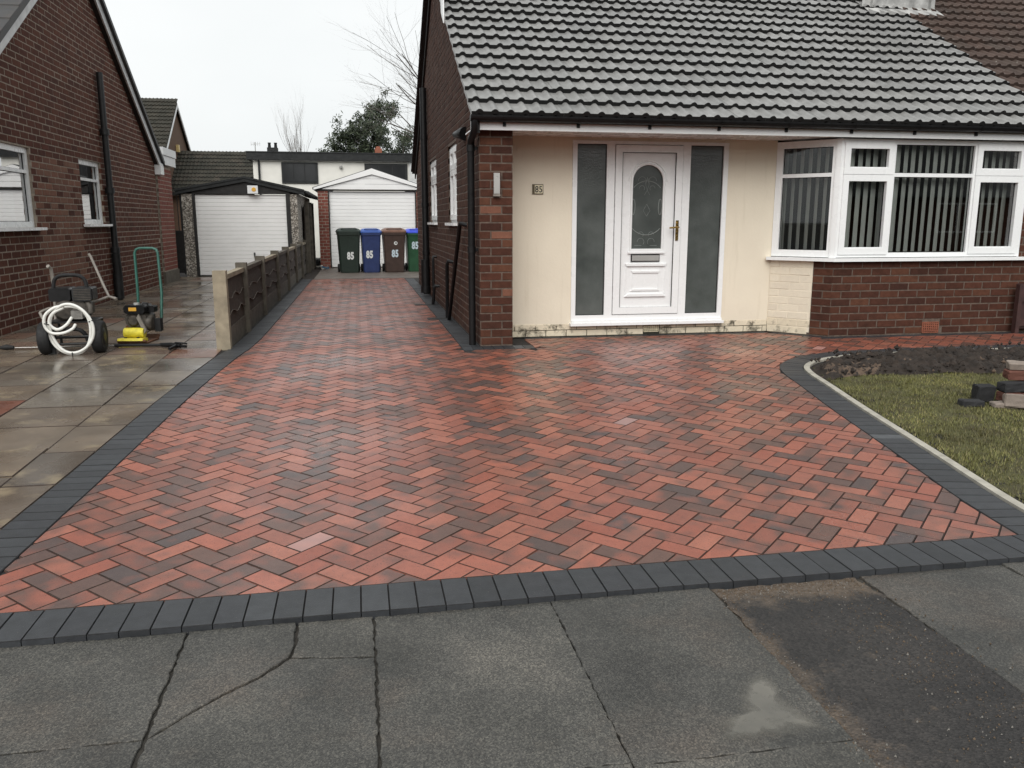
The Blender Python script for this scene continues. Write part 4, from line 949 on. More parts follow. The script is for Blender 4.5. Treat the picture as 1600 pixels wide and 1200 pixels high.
# ------------------------------------------------------------------ left neighbour's bungalow
XL = -3.95; LF, LBk = 9.5, 18.0; LR = (LF + LBk) / 2; LS = .65; LZ = 2.44; LRZ = LZ + LS * (LR - LF)
nb_ = root('neighbour_bungalow', (-7.5, 13.7, 0), 'dark red brick bungalow gable with white windows beside the slab drive', 'house')
lop = [(.55, 1.93, 1.19, 2.15), (3.8, 4.83, 1.22, 2.16)]
lr = lambda s: LZ + LS * (min(s, LBk - LF - s)) - .02
lc = MB(); wall_core(lc, (XL, LF, 0), (0, 1, 0), (1, 0, 0), LBk - LF, LZ, lop, .12)
lc.prism([(LF, LZ), (LBk, LZ), (LR, LRZ)], lambda y, z: (XL, y, z), lambda y, z: (XL - .12, y, z)); lc.build('gable_wall', 'mortar_light', nb_)
li = MB().box((-11, LF, 0), (XL - .12, LF + .12, LZ)).box((-11, LBk - .12, 0), (XL - .12, LBk, LZ)).box((-11.1, LF, 0), (-11, LBk, LZ)).box((-5.6, LF + .12, 0), (-5.5, LBk - .12, LZ)); li.build('other_wall', 'brick_left', nb_)
lb = lay((XL, LF, 0), (0, 1, 0), (1, 0, 0), LBk - LF, lr, lop, unit=.262, vj=.024)
def lmat(c):
    return 'brick_orange' if (11.55 + .12 * (round(c.z / .083) % 2) < c.y < 13.2 - .1 * (round(c.z / .083) % 2) and c.z < 2.1 and (c.z > .3)) and random.random() < .82 else 'brick_left'
place_bricks(lb, nb_, lmat, 300)
for (a, b, c, d) in lop:
    window(nb_, (XL - .03, LF + a, c), (0, 1, 0), (1, 0, 0), b - a, d - c, [(0, b - a, 'fixed')], transom=(d - c) * .70, fr=.07, sill=(-.06, b - a + .08, .12), curtain=((.1, b - a - .15, .08, (d - c) * .66) if a < 1 else (.08, .5, .08, (d - c) * .5)))
lroof = MB()
for s in (1, -1):
    e = LF - .28 if s == 1 else LBk + .28
    ez = LZ - LS * .28
    lroof.prism([(e, ez + .10), (LR, LRZ + .10), (LR, LRZ + .19), (e, ez + .19)], lambda y, z: (-11.1, y, z), lambda y, z: (XL + .15, y, z))
lrf = lroof.build('roof', 'tile_slate', nb_)
lsl = MB()
for r in range(16):
    yy = LF - .30 + r * .33; zz = LZ - LS * .30 + r * .33 * LS + .192
    for i in range(8): lsl.box((0, 0, 0), (0, 0, 0)) if False else lsl.prism([(yy, zz + .022), (yy + .36, zz + .36 * LS + .008), (yy + .36, zz + .36 * LS - .01), (yy, zz)], lambda a, b: (XL + .16 - (i + 1) * .3, a, b), lambda a, b: (XL + .16 - i * .3 - .006, a, b), random.random())
lsl.build('slate_course', 'tile_slate', lrf, kind='stuff')
bb = MB(); bb2 = MB()
for s in (1, -1):
    e = LF - .25 if s == 1 else LBk + .25; ez = LZ - LS * .25
    bb.prism([(e, ez - .07), (LR, LRZ - .07), (LR, LRZ + .10), (e, ez + .10)], lambda y, z: (XL + .075, y, z), lambda y, z: (XL + .10, y, z))
    bb2.prism([(e, ez - .07), (LR, LRZ - .07), (LR, LRZ - .04), (e, ez - .04)], lambda y, z: (XL + .0, y, z), lambda y, z: (XL + .074, y, z))
bb.build('bargeboard', 'barge_grey', nb_); bb2.build('verge_soffit', 'dark_timber', nb_)
MB().box((XL + .0, LBk + .0, 2.18), (XL + .12, LBk + .28, 2.40)).build('box_end', 'upvc_white', nb_)
ls_ = MB().tube([(-3.88, 14.5, .0), (-3.88, 14.5, 3.54)], .05, 12).tube([(-3.88, 14.5, 0.02), (-3.88, 14.5, .35)], .075, 12).tube([(-3.87, 14.5, .36), (-3.87, 14.46, .75)], .068, 12)
lst = ls_.build('soil_stack', 'black_iron', nb_)
for z in (.34, .76, 1.7, 2.6): MB().tube([(-3.88, 14.5, z), (-3.88, 14.5, z + .09)], .072, 12).build('pipe_collar', 'black_iron', lst)
ext = root('rear_extension', (-6, 19, 0), 'red brick rear extension with white fascia behind the neighbouring gable', 'extension')
MB().box((-9, 18.05, 0), (-3.915, 19.3, 2.38)).build('core', 'mortar_light', ext)
place_bricks(lay((-3.915, 18.05, .25), (0, 1, 0), (1, 0, 0), 1.25, lambda s: 2.1), ext, lambda c: 'brick_red', 250)
MB().box((-9.1, 18.0, .0), (-3.89, 19.32, .24)).build('plinth', 'post_concrete_old', ext)
ef = MB().box((-9, 18.30, 2.40), (-3.84, 19.5, 2.58)).box((-9, 18.29, 2.588), (-3.82, 19.51, 2.74)); ef.build('fascia', 'white_paint', ext)
# iron gate between extension and garage
gate = root('side_gate', (-4.4, 20.4, 0), 'black iron bar gate between the red extension and the concrete garage', 'gate')
gm2 = MB().box((-4.95, 20.38, .05), (-4.91, 20.42, 2.0)).box((-3.99, 20.38, .05), (-3.95, 20.42, 2.0)).box((-4.91, 20.385, .08), (-3.99, 20.415, .14)).box((-4.91, 20.385, 1.0), (-3.99, 20.415, 1.05)).box((-4.91, 20.385, 1.85), (-3.99, 20.415, 1.9)); gm2.build('gate_frame', 'black_iron', gate)
MB().box((-4.91, 20.396, .14), (-3.99, 20.404, 1.0)).build('lower_panel', 'black_board', gate)
for i in range(8): MB().tube([(-4.8 + i * .108, 20.4, 1.05), (-4.8 + i * .108, 20.4, 1.85)], .009, 6).build('bar', 'black_iron', gate)

# ------------------------------------------------------------------ garages
def ribbed_door(parent, x0, x1, z0, z1, y, n, handle):
    d = part('garage_door', parent)
    h = (z1 - z0) / n
    for i in range(n):
        a, b = z0 + i * h, z0 + (i + 1) * h
        MB().prism([(y, a), (y - .012, a + .012), (y - .012, b - .004), (y - .002, b), (y + .02, b), (y + .02, a)], lambda q, z: (x0, q, z), lambda q, z: (x1, q, z), random.random()).build('slat', 'garage_white', d)
    if handle: MB().tube([(handle[0], y - .012, handle[1] + .05), (handle[0], y - .03, handle[1] + .03), (handle[0], y - .03, handle[1] - .05)], [.012, .02, .014], 8).box((handle[0] - .02, y - .018, handle[1] + .0), (handle[0] + .02, y - .010, handle[1] + .06)).build('handle', 'black_iron', d)
g1 = root('prefab_garage', (-2.6, 20.3, 0), 'concrete pebbledash garage with black gable boards and white ribbed door', 'garage')
GY = 20.3
ribbed_door(g1, -3.64, -1.63, .02, 1.86, GY + .06, 20, (-2.4, .48))
MB().box((-3.93, GY, 0), (-3.70, GY + .1, 1.92)).box((-1.53, GY, 0), (-1.37, GY + .1, 1.92)).build('front_panel', 'pebble', g1)
MB().box((-3.93, GY + .1, 0), (-3.83, GY + 5.3, 1.95)).box((-1.47, GY + .1, 0), (-1.37, GY + 5.3, 1.90)).box((-3.83, GY + 5.2, 0), (-1.47, GY + 5.3, 1.92)).build('side_panel', 'pebble', g1)
MB().box((-3.70, GY - .015, 0), (-3.645, GY + .1, 1.9)).box((-1.625, GY - .015, 0), (-1.53, GY + .1, 1.9)).build('door_post', 'black_board', g1)
gi = MB().prism([(-3.93, 1.875), (-1.33, 1.875), (-1.33, 1.93), (-2.52, 2.19), (-3.93, 1.93)], lambda x, z: (x, GY + .0, z), lambda x, z: (x, GY + .05, z)); gi.build('gable_infill', 'black_board', g1)
gb1 = MB().prism([(-4.05, 1.86), (-2.52, 2.15), (-2.52, 2.27), (-4.05, 1.985)], lambda x, z: (x, GY - .045, z), lambda x, z: (x, GY - .01, z)).prism([(-2.52, 2.15), (-1.20, 1.86), (-1.20, 1.985), (-2.52, 2.27)], lambda x, z: (x, GY - .044, z), lambda x, z: (x, GY - .009, z)); gb1.build('bargeboard', 'felt_black', g1)
gr = MB().prism([(-4.07, 1.93), (-2.52, 2.23), (-1.18, 1.93), (-1.18, 1.965), (-2.52, 2.275), (-4.07, 1.965)], lambda x, z: (x, GY - .06, z), lambda x, z: (x, GY + 5.4, z)).build('roof', 'felt_black', g1)
for k in range(11): MB().tube([(-1.45, GY + .1 + k * .5, 1.99), (-1.10, GY + .1 + k * .5, 1.90)], .045, 8).build('roof_corrugation', 'felt_black', gr)
MB().box((-2.46, GY - .09, 1.885), (-2.23, GY - .046, 2.065)).build('alarm_box', 'white_paint', g1)
MB().lathe((-2.32, GY - .0905, 1.975), (0, -1, 0), [(0, .05), (.006, .045)], 14).build('alarm_badge', 'orange_label', g1)
g2 = root('brick_garage', (.4, 23.3, 0), 'garage with red brick piers and white boarded gable behind the bins', 'garage')
HY = 23.28
ribbed_door(g2, -.73, 1.57, .02, 2.05, HY + .08, 21, None)
MB().box((-1.03, HY + .008, 0), (-.76, HY + .22, 2.1)).box((1.60, HY + .008, 0), (1.87, HY + .22, 2.1)).box((-1.03, HY + .22, 0), (-.9, HY + 5.2, 2.1)).box((1.74, HY + .22, 0), (1.87, HY + 5.2, 2.1)).box((-.9, HY + 5.1, 0), (1.74, HY + 5.2, 2.1)).build('wall', 'mortar_light', g2)
place_bricks(lay((-1.03, HY + .008, 0), (1, 0, 0), (0, -1, 0), .27, lambda s: 2.08, unit=.18, joint=.014) + lay((1.60, HY + .008, 0), (1, 0, 0), (0, -1, 0), .27, lambda s: 2.08, unit=.18, joint=.014), g2, lambda c: 'brick_red', 120)
MB().box((-.76, HY - .01, 0), (-.732, HY + .09, 2.09)).box((1.572, HY - .01, 0), (1.60, HY + .09, 2.09)).build('door_frame', 'dark_timber', g2)
apx = .42
wg = part('gable_boards', g2)
for k in range(3):
    za, zb = 2.105 + k * .14, 2.105 + (k + 1) * .14 - .006; f_ = lambda z: max(.03, (2.56 - z) / .44 * 1.30)
    MB().prism([(apx - f_(za), za), (apx + f_(za), za), (apx + f_(min(zb, 2.52)), min(zb, 2.52)), (apx - f_(min(zb, 2.52)), min(zb, 2.52))], lambda x, z: (x, HY - .02, z), lambda x, z: (x, HY + .03, z)).build('gable_board', 'garage_white', wg)
MB().box((-1.03, HY - .012, 2.062), (1.87, HY + .07, 2.10)).build('lintel', 'dark_timber', g2)
gb2 = MB().prism([(-1.13, 2.085), (apx, 2.50), (apx, 2.655), (-1.13, 2.14)], lambda x, z: (x, HY - .07, z), lambda x, z: (x, HY - .025, z)).prism([(apx, 2.50), (1.97, 2.085), (1.97, 2.14), (apx, 2.655)], lambda x, z: (x, HY - .069, z), lambda x, z: (x, HY - .024, z)); gb2.build('bargeboard', 'garage_white', g2)
MB().prism([(-1.16, 2.10), (apx, 2.62), (1.99, 2.10), (1.99, 2.15), (apx, 2.67), (-1.16, 2.15)], lambda x, z: (x, HY - .02, z), lambda x, z: (x, HY + 5.3, z)).build('roof', 'felt_black', g2)

# ------------------------------------------------------------------ wheelie bins
def bin_(x, y, w, h, body, lid, label, dig, zdig, xdig, crest=None, rz=0):
    b = root('wheelie_bin', (x, y, .005), label, 'bin', 'wheelie bins in front of the garage', R(rz))
    m = MB(); hh = h * .9; d0, d1 = .26, .36; w0, w1 = w * .40, w * .475
    rings = []
    for z, a, dd in ((.0, w0 * .96, d0 * .96), (.03, w0, d0), (hh * .8, w1 * .97, d1 * .95), (hh - .06, w1, d1), (hh - .055, w1 * 1.05, d1 * 1.05), (hh, w1 * 1.06, d1 * 1.06)):
        c = .03; rings.append([(sx * a - (c if q else 0) * sx, sy * dd - (0 if q else c) * sy - .0, z) for sx, sy, q in ((-1, -1, 0), (-1, -1, 1), (1, -1, 1), (1, -1, 0), (1, 1, 0), (1, 1, 1), (-1, 1, 1), (-1, 1, 0))])
    V = [p for r in rings for p in r]; n = 8
    m.add(V, [(i * n + k, i * n + (k + 1) % n, (i + 1) * n + (k + 1) % n, (i + 1) * n + k) for i in range(len(rings) - 1) for k in range(n)] + [tuple(range(n))[::-1], tuple(range(len(V) - n, len(V)))]); m.build('body', body, b, True)
    l = MB(); lr_ = []
    for z, a, dd in ((hh + .003, w1 * 1.10, d1 * 1.08), (hh + .035, w1 * 1.10, d1 * 1.08), (hh + .075, w1 * .98, d1 * .97), (h - .015, w1 * .86, d1 * .85), (h, w1 * .70, d1 * .7)):
        c = .05; lr_.append([(sx * a - (c if q else 0) * sx, sy * dd - (0 if q else c) * sy, z) for sx, sy, q in ((-1, -1, 0), (-1, -1, 1), (1, -1, 1), (1, -1, 0), (1, 1, 0), (1, 1, 1), (-1, 1, 1), (-1, 1, 0))])
    V = [p for r in lr_ for p in r]; l.add(V, [(i * n + k, i * n + (k + 1) % n, (i + 1) * n + (k + 1) % n, (i + 1) * n + k) for i in range(len(lr_) - 1) for k in range(n)] + [tuple(range(n))[::-1], tuple(range(len(V) - n, len(V)))]); ld = l.build('lid', lid, b, True)
    MB().tube([(-w1 * .7, -d1 * .93, hh + .085), (-w1 * .55, -d1 * 1.02, hh + .10), (w1 * .55, -d1 * 1.02, hh + .10), (w1 * .7, -d1 * .93, hh + .085)], .014, 8).build('lid_grip', lid, ld, True)
    MB().tube([(-w1 * .8, d1 * 1.05, hh - .02), (-w1 * .8, d1 * 1.25, hh + .02), (w1 * .8, d1 * 1.25, hh + .02), (w1 * .8, d1 * 1.05, hh - .02)], .016, 8).build('handle', body, b, True)
    for s in (-1, 1): MB().lathe((s * w0 * 1.02, d0 * .75, .1), (s, 0, 0), [(0, .1), (.045, .1), (.05, .06)], 18).build('wheel', 'rubber', b, True)
    tilt = math.atan((d1 * .95 - d0) / (hh * .8)); yy = -(d0 + (d1 * .95 - d0) * (zdig / (hh * .8))) - .003
    digits('85', .19, dig, b, (xdig, yy, zdig), .05, .66, (R(90) + tilt * 1.0, 0, 0), True, .0012)
    if crest:
        MB().lathe((crest[0], yy - .024, crest[1]), (0, -1, -.1), [(0, .045), (.004, .04)], 12).build('crest', 'sticker_white', b, True)
        MB().lathe((crest[0] + .005, yy - .030, crest[1] + .008), (0, -1, -.1), [(0, .022), (.003, .02)], 8).build('crest_mark', 'bin_brown', b, True)
bin_(-.24, 21.25, .56, 1.09, 'bin_dark_green', 'bin_dark_green', 'dark green wheelie bin with dark lid and white number 85', 'sticker_white', .42, .02, None, 4)
bin_(.30, 21.25, .49, 1.08, 'bin_blue', 'bin_blue_lid', 'blue wheelie bin with brighter blue lid and white number 85', 'sticker_white', .45, -.05, None, 3)
bin_(.87, 21.25, .57, 1.09, 'bin_brown', 'bin_brown_lid', 'brown wheelie bin with crest and number 85', 'sticker_blue_white', .47, .01, (.03, .72), 2)
bin_(1.42, 21.45, .49, 1.07, 'bin_green', 'bin_bright_blue', 'green wheelie bin with bright blue lid and number 85', 'sticker_blue_white', .66, -.03, None, 2)
lt = MB()
for k in range(14):
    a = random.uniform(0, 6.28); r_ = random.uniform(.02, .11); x, y = -.9 + r_ * math.cos(a), 22.2 + r_ * math.sin(a); z = random.uniform(0.01, .09)
    lt.add([(x, y, z), (x + random.uniform(.02, .08), y + random.uniform(-.05, .05), z + random.uniform(0, .06)), (x + random.uniform(-.04, .04), y - .05, z + random.uniform(0.02, .06)), (x - .05, y, z + .04)], [(0, 1, 2, 3)], 0, k % 2)
tag(lt.build('litter_bag', ['plant_litter_blue', 'sticker_white']), 'crumpled blue and white litter bag by the garage pier', 'litter')

# ------------------------------------------------------------------ low fence along the drive, tall fence between garages
fence = root('low_fence', (-1.34, 14, 0), 'low fence of concrete posts with brown waney boards beside the driveway', 'fence')
def post(y, w, mat, h=.78, x0=-1.40, x1=-1.27, name='post'):
    MB().prism([(x0, -.03), (x1, -.03), (x1 - .004, h), (x0 + .004, h)], lambda x, z: (x, y, z), lambda x, z: (x, y + w, z)).build(name, mat, fence)
post(8.60, .11, 'post_concrete', .785, -1.435, -1.30)
ys = [9.95, 11.8, 13.9, 15.95, 18.0, 19.9, 21.6]
for y in ys: post(y, .10, 'post_concrete_old', .80)
prev = 8.71
for bi, y in enumerate(ys):
    MB().box((-1.36, prev + .004, -.02), (-1.315, y - .004, .20)).build('gravel_board', 'post_concrete_old', fence)
    for k in range(3):
        zt, zb = .70 - k * .165, .52 - k * .165; n = 14; pts = []
        ph = random.uniform(0, 6)
        low = [(prev + .01 + (y - prev - .02) * i / n, zb - .012 + .022 * math.sin(ph + i * .9) + random.uniform(-.006, .006)) for i in range(n + 1)]
        poly = low + [(y - .01, zt), (prev + .01, zt)]
        xo = -1.322 + .006 * (k % 2) - .004 * k
        MB().prism(poly, lambda a, b: (xo - .014, a, b), lambda a, b: (xo + (.010 if b < zt - .05 else -.004), a, b), random.random()).tube([(xo + .012, a, b) for a, b in low], .0045, 5, mi=1).build('waney_board', ['fence_timber', 'waney_highlight'], fence)
    MB().box((-1.375, prev + .004, .70), (-1.30, y - .004, .745)).build('top_rail', 'post_concrete_old' if bi % 2 else 'post_concrete', fence); prev = y + .10
tf = root('tall_fence', (-1.3, 21.9, 0), 'tall weathered dark timber fence between the two garages', 'fence')
for i in range(16): MB().box((-1.33 + .012 * (i % 2), 21.75 + i * .15, -.05), (-1.305 + .012 * (i % 2), 21.895 + i * .15, 1.62 + .03 * (i % 3))).build('board', 'dark_timber' if i % 3 else 'fence_timber', tf)
for y in (21.7, 23.2, 24.2): MB().box((-1.29, y, -.05), (-1.20, y + .09, 1.75)).build('post', 'post_concrete_old', tf)

# timber gate by the right-hand boundary
tg = root('boundary_gate', (7.6, YP - .1, 0), 'dark reddish brown timber gate post and rail against the front wall', 'gate')
MB().prism([(7.385, -.02), (7.435, -.02), (7.435, .56), (7.41, .575), (7.385, .56)], lambda x, z: (x, YP - .13, z), lambda x, z: (x, YP - .07, z)).build('post', 'gate_timber', tg)
for a, b in ((.36, .54), (.08, .16)): MB().box((7.437, YP - .115, a), (8.3, YP - .09, b)).build('rail', 'gate_timber', tg)
for i in range(5): MB().box((7.46 + i * .16, YP - .088, .05), (7.60 + i * .16, YP - .074, .5)).build('board', 'gate_timber', tg)

# ------------------------------------------------------------------ heap of old bricks on the lawn
def loose(x, y, z, L, w, h, rz, rx, mat, label, ry=0):
    m = MB(); a, b, c, k = L / 2, w / 2, h / 2, .004
    P = []
    for sz in (-1, 1):
        for sx, sy in ((-1, -1), (1, -1), (1, 1), (-1, 1)): P.append((sx * a + random.uniform(-k, k), sy * b + random.uniform(-k, k), sz * c + random.uniform(-k, k)))
    m.add(P, [(0, 3, 2, 1), (4, 5, 6, 7), (0, 1, 5, 4), (1, 2, 6, 5), (2, 3, 7, 6), (3, 0, 4, 7)], random.random())
    o = m.build('loose_brick', mat); bm = bmesh.new(); bm.from_mesh(o.data)
    bmesh.ops.bevel(bm, geom=bm.edges[:], offset=.007, segments=1, affect='EDGES'); bmesh.ops.subdivide_edges(bm, edges=[e for e in bm.edges if e.calc_length() > .05], cuts=3, use_grid_fill=True)
    for v in bm.verts: v.co += Vector((random.gauss(0, .0016), random.gauss(0, .0016), random.gauss(0, .0016)))
    bm.to_mesh(o.data); bm.free(); o.location = (x, y, g(y) + z); o.rotation_euler = (R(rx), R(ry), R(rz)); tag(o, label, 'brick', 'old bricks heaped on the lawn'); return o
brickmat('brick_loose_dark', [(.022, .022, .023), (.03, .03, .032)], .3); brickmat('brick_loose_mortar', [(.24, .2, .17), (.2, .165, .14)], .3); brickmat('brick_loose_red', [(.13, .055, .04), (.11, .05, .038)], .35)
BX, BY = 4.55, 5.2
loose(BX - .13, BY + .06, .022, .16, .10, .05, -14, 0, 'brick_loose_dark', 'flat black brick lying alone in the grass beside the heap')
loose(BX + .06, BY + .17, .065, .13, .10, .125, -10, 4, 'brick_loose_dark', 'black square block standing upright behind the heap of bricks')
loose(BX + .075, BY - .02, .018, .16, .10, .04, -20, 0, 'brick_loose_mortar', 'thin mortar-covered slip lying flat in the grass under the heap')
loose(BX + .15, BY - .08, .055, .20, .07, .10, -28, -16, 'brick_loose_mortar', 'pale mortar-faced brick leaning at the front of the heap')
loose(BX + .27, BY - .12, .055, .17, .11, .11, -6, 0, 'brick_loose_red', 'red brown brick on end at the front of the heap')
loose(BX + .28, BY + .12, .045, .24, .11, .075, 10, 0, 'brick_loose_red', 'red brick at the bottom of the heap under the black brick')
loose(BX + .46, BY + .02, .045, .22, .11, .075, 55, 0, 'brick_loose_red', 'red brick lying crossways at the edge of the heap')
loose(BX + .27, BY + .11, .122, .22, .105, .07, -4, 0, 'brick_loose_dark', 'black brick lying across the middle of the heap')
loose(BX + .36, BY + .16, .198, .22, .11, .07, -18, 3, 'brick_loose_red', 'red brick in the upper layer of the heap')
loose(BX + .37, BY + .17, .265, .2, .09, .055, -24, 8, 'brick_loose_mortar', 'mortar-crusted brick on the very top of the heap')

# ------------------------------------------------------------------ pressure washer
pwz = root('pressure_washer', (-2.77, 8.62, 0), 'petrol pressure washer with black engine and coiled white hose on the slabs', 'pressure washer', rz=R(4))
for s in (-1, 1):
    wh = MB().lathe((s * .235, .02, .155), (s, 0, 0), [(-.045, .10), (-.05, .145), (-.035, .157), (.035, .157), (.05, .145), (.045, .10)], 26).build('wheel', 'rubber', pwz, True)
    MB().lathe((s * .235, .02, .155), (s, 0, 0), [(-.04, .098), (.044, .098), (.05, .03)], 18).build('rim', 'black_iron', wh, True)
fr_ = MB()
for s in (-1, 1): fr_.tube([(s * .2, -.05, .06), (s * .2, -.05, .30), (s * .2, .35, .30), (s * .2, .38, .05)], .014, 8)
fr_.tube([(-.2, -.05, .10), (.2, -.05, .10)], .012, 8).tube([(-.2, -.05, .17), (.2, -.05, .17)], .010, 8).tube([(-.24, .02, .155), (.24, .02, .155)], .012, 8).box((-.2, .0, .295), (.2, .36, .312)).box((-.22, -.03, .0), (-.16, .03, .06)); fr_.build('frame', 'black_iron', pwz, True)
MB().tube([(-.21, .30, .30), (-.21, .36, .55), (-.23, .40, .80), (-.245, .36, .83)], [.016, .016, .017, .019], 8).build('handle_tube', 'grey_tube', pwz, True)
MB().tube([(.34, .34, .50), (.285, .36, .515), (.24, .40, .62), (.13, .45, .92), (.115, .45, .945)], [.014, .014, .013, .013, .014], 8).tube([(.285, .36, .515), (.13, .32, .46)], .014, 8).tube([(.34, .34, .50), (.36, .32, .49)], .016, 8).build('handle_tube', 'grey_tube', pwz, True)
MB().tube([(-.28, .06, .40), (-.22, .1, .43), (-.12, .2, .44)], .013, 8).tube([(-.28, .06, .40), (-.25, .03, .34)], .014, 8).build('frame_hook', 'grey_tube', pwz, True)
def rbox(m, a, b, c=.012, **k):
    x0, y0, z0 = a; x1, y1, z1 = b
    P = [(x0 + c, z0), (x1 - c, z0), (x1, z0 + c), (x1, z1 - c), (x1 - c, z1), (x0 + c, z1), (x0, z1 - c), (x0, z0 + c)]
    n = 8; R0 = [(x0 + c + (p[0] - x0 - c) * .95, y0, p[1]) for p in P]; R1 = [(p[0], y0 + c, p[1]) for p in P]; R2 = [(p[0], y1, p[1]) for p in P]
    V = R0 + R1 + R2; return m.add(V, [tuple(range(n))] + [(i * n + (q + 1) % n, i * n + q, (i + 1) * n + q, (i + 1) * n + (q + 1) % n) for i in range(2) for q in range(n)] + [tuple(range(2 * n, 3 * n))[::-1]])
rbox(MB(), (-.19, .06, .50), (.01, .30, .63), .02).build('fuel_tank', 'black_plastic', pwz, True)
ms = rbox(MB(), (.018, .05, .50), (.20, .28, .632), .015).build('silencer', 'black_iron', pwz, True)
for k in range(7): MB().box((.035, .043, .515 + k * .016), (.185, .0495, .522 + k * .016)).build('louvre', 'dirty_engine', ms, True)
en = MB(); rbox(en, (-.13, .07, .33), (.15, .34, .50), .04); en.lathe((-.05, .07, .41), (0, -1, 0), [(0, .10), (.04, .10), (.06, .07)], 20).lathe((.06, .05, .40), (0, -1, 0), [(0, .05), (.05, .05), (.07, .03)], 14).tube([(.14, .1, .48), (.17, .06, .45), (.165, .06, .38)], .03, 10); en.build('engine', 'dirty_engine', pwz, True)
MB().box((.02, -.06, .34), (.12, .05, .42)).tube([(.12, -.02, .38), (.17, -.03, .36), (.18, -.02, .30)], .016, 8).build('pump', 'steel', pwz, True)
MB().tube(smooth3([(-.15, .10, .62), (-.135, .10, .70), (-.09, .09, .745), (0, .085, .755), (.09, .09, .745), (.135, .10, .70), (.15, .10, .62)]), .018, 10).build('carry_handle', 'rubber', pwz, True)
MB().tube(smooth3([(-.18, -.03, .24), (-.05, -.07, .25), (.08, -.06, .235), (.13, -.03, .17), (.14, -.02, .12)]), .02, 8).build('suction_hose', 'rubber', pwz, True)
hs_ = []
for t in range(0, 1000, 5):
    f = t / 1000; a = R(100 - f * 690); rx, rz_ = .195 - .01 * math.sin(f * 9), .235 - .012 * math.cos(f * 7)
    hs_.append((.02 + rx * math.cos(a) + .008 * math.sin(f * 30), -.10 - .03 * math.sin(f * 12) - .02 * f, .245 + rz_ * math.sin(a)))
hose = MB().tube(hs_, .0145, 8).build('hose', 'hose_white', pwz, True)
MB().tube(smooth3([(.0, -.085, .465), (-.10, -.10, .46), (-.19, -.11, .39), (-.205, -.11, .29), (-.15, -.12, .22), (-.05, -.12, .215), (.03, -.10, .25), (.055, -.07, .29)]), .0145, 8).tube(smooth3([(-.03, -.09, .455), (-.13, -.1, .40), (-.165, -.1, .31), (-.10, -.11, .25), (-.02, -.1, .29), (.03, -.07, .36)]), .0145, 8).build('hose', 'hose_white', pwz, True)
for a in (270, 165, 20): MB().tube([(.02 + .18 * math.cos(R(a)), -.15, .245 + .215 * math.sin(R(a))), (.02 + .225 * math.cos(R(a)), -.15, .245 + .265 * math.sin(R(a)))], .006, 6).build('hose_tie', 'ink_black', pwz, True)
# lance on the slabs
la = root('spray_lance', (-2.6, 8.95, 0), 'black spray lance with trigger gun lying on the wet slabs', 'lance')
MB().tube([(-3.42, 8.95, .022), (-2.2, 8.93, .022)], .007, 8).build('rod', 'steel', la)
MB().tube([(-3.56, 8.955, .025), (-3.50, 8.953, .03), (-3.43, 8.95, .025)], [.014, .028, .018], 10).build('nozzle', 'rubber', la)
MB().tube([(-2.48, 8.93, .024), (-2.15, 8.88, .026), (-1.98, 8.83, .03)], .015, 8).build('grip_sleeve', 'rubber', la)
MB().tube([(-2.02, 8.85, .03), (-1.90, 8.78, .035), (-1.80, 8.72, .032)], [.02, .026, .022], 8).tube([(-1.84, 8.74, .035), (-1.86, 8.63, .03), (-1.88, 8.58, .025)], [.018, .017, .015], 8).tube([(-1.86, 8.76, .06), (-1.79, 8.70, .065), (-1.74, 8.73, .05)], .009, 6).tube([(-1.80, 8.72, .03), (-1.74, 8.68, .03)], .014, 8).build('trigger_gun', 'black_plastic', la)
MB().tube([(-2.5, 8.97, .02), (-2.2, 8.96, .02), (-1.95, 8.93, .02), (-1.88, 8.90, .03)], .009, 6).build('feed_hose', 'rubber', la)

# ------------------------------------------------------------------ plate compactor
pc = root('plate_compactor', (-2.33, 9.35, 0), 'plate compactor with tall green handle and yellow base plate on the slabs', 'compactor', rz=R(-8))
MB().prism([(-.20, .03), (-.16, 0), (.16, 0), (.20, .04), (.20, .055), (.16, .015), (-.16, .015), (-.20, .045)], lambda y, z: (-.17, y, z), lambda y, z: (.13, y, z)).build('base_plate', 'rust_steel', pc, True)
MB().prism([(-.205, .035), (-.06, .02), (-.06, .05), (-.195, .06)], lambda y, z: (-.16, y, z), lambda y, z: (.10, y, z)).build('front_lip', 'yellow_paint', pc, True)
for s in (-.1, .03): MB().lathe((s, -.14, .055), (0, 0, 1), [(0, .016), (.012, .016)], 6).build('bolt', 'black_iron', pc, True)
MB().tube([(-.13, -.07, .105), (.075, -.07, .105)], .053, 18).build('exciter', 'yellow_paint', pc, True)
rbox(MB(), (-.14, -.02, .15), (.10, .20, .175), .008).build('engine_deck', 'rust_steel', pc, True)
ce = MB(); rbox(ce, (-.125, -.045, .165), (.10, .20, .305), .03); ce.lathe((-.04, -.02, .23), (0, -1, 0), [(0, .062), (.03, .062), (.045, .045)], 18); ce.build('engine', 'dirty_engine', pc, True)
ft = rbox(MB(), (-.125, -.075, .305), (.10, .15, .395), .022).build('fuel_tank', 'black_plastic', pc, True); MB().box((-.07, -.080, .335), (.01, -.0755, .372)).build('sticker', 'orange_label', ft, True)
MB().lathe((-.02, .02, .395), (0, 0, 1), [(0, .032), (.02, .03)], 14).build('fuel_cap', 'chrome', ft, True)
MB().tube([(.05, -.03, .375), (.06, -.02, .42), (.10, .0, .41), (.105, .02, .36)], .009, 8).build('lift_bar', 'black_iron', pc, True)
MB().lathe((.085, .03, .20), (1, 0, 0), [(0, .085), (.05, .085), (.055, .06)], 20).build('belt_guard', 'dirty_engine', pc, True)
MB().obox((.055, -.075, .20), (.012, 0, .02), (0, .014, 0), (-.035, 0, .085)).build('belt_cover_strap', 'grey_tube', pc, True)
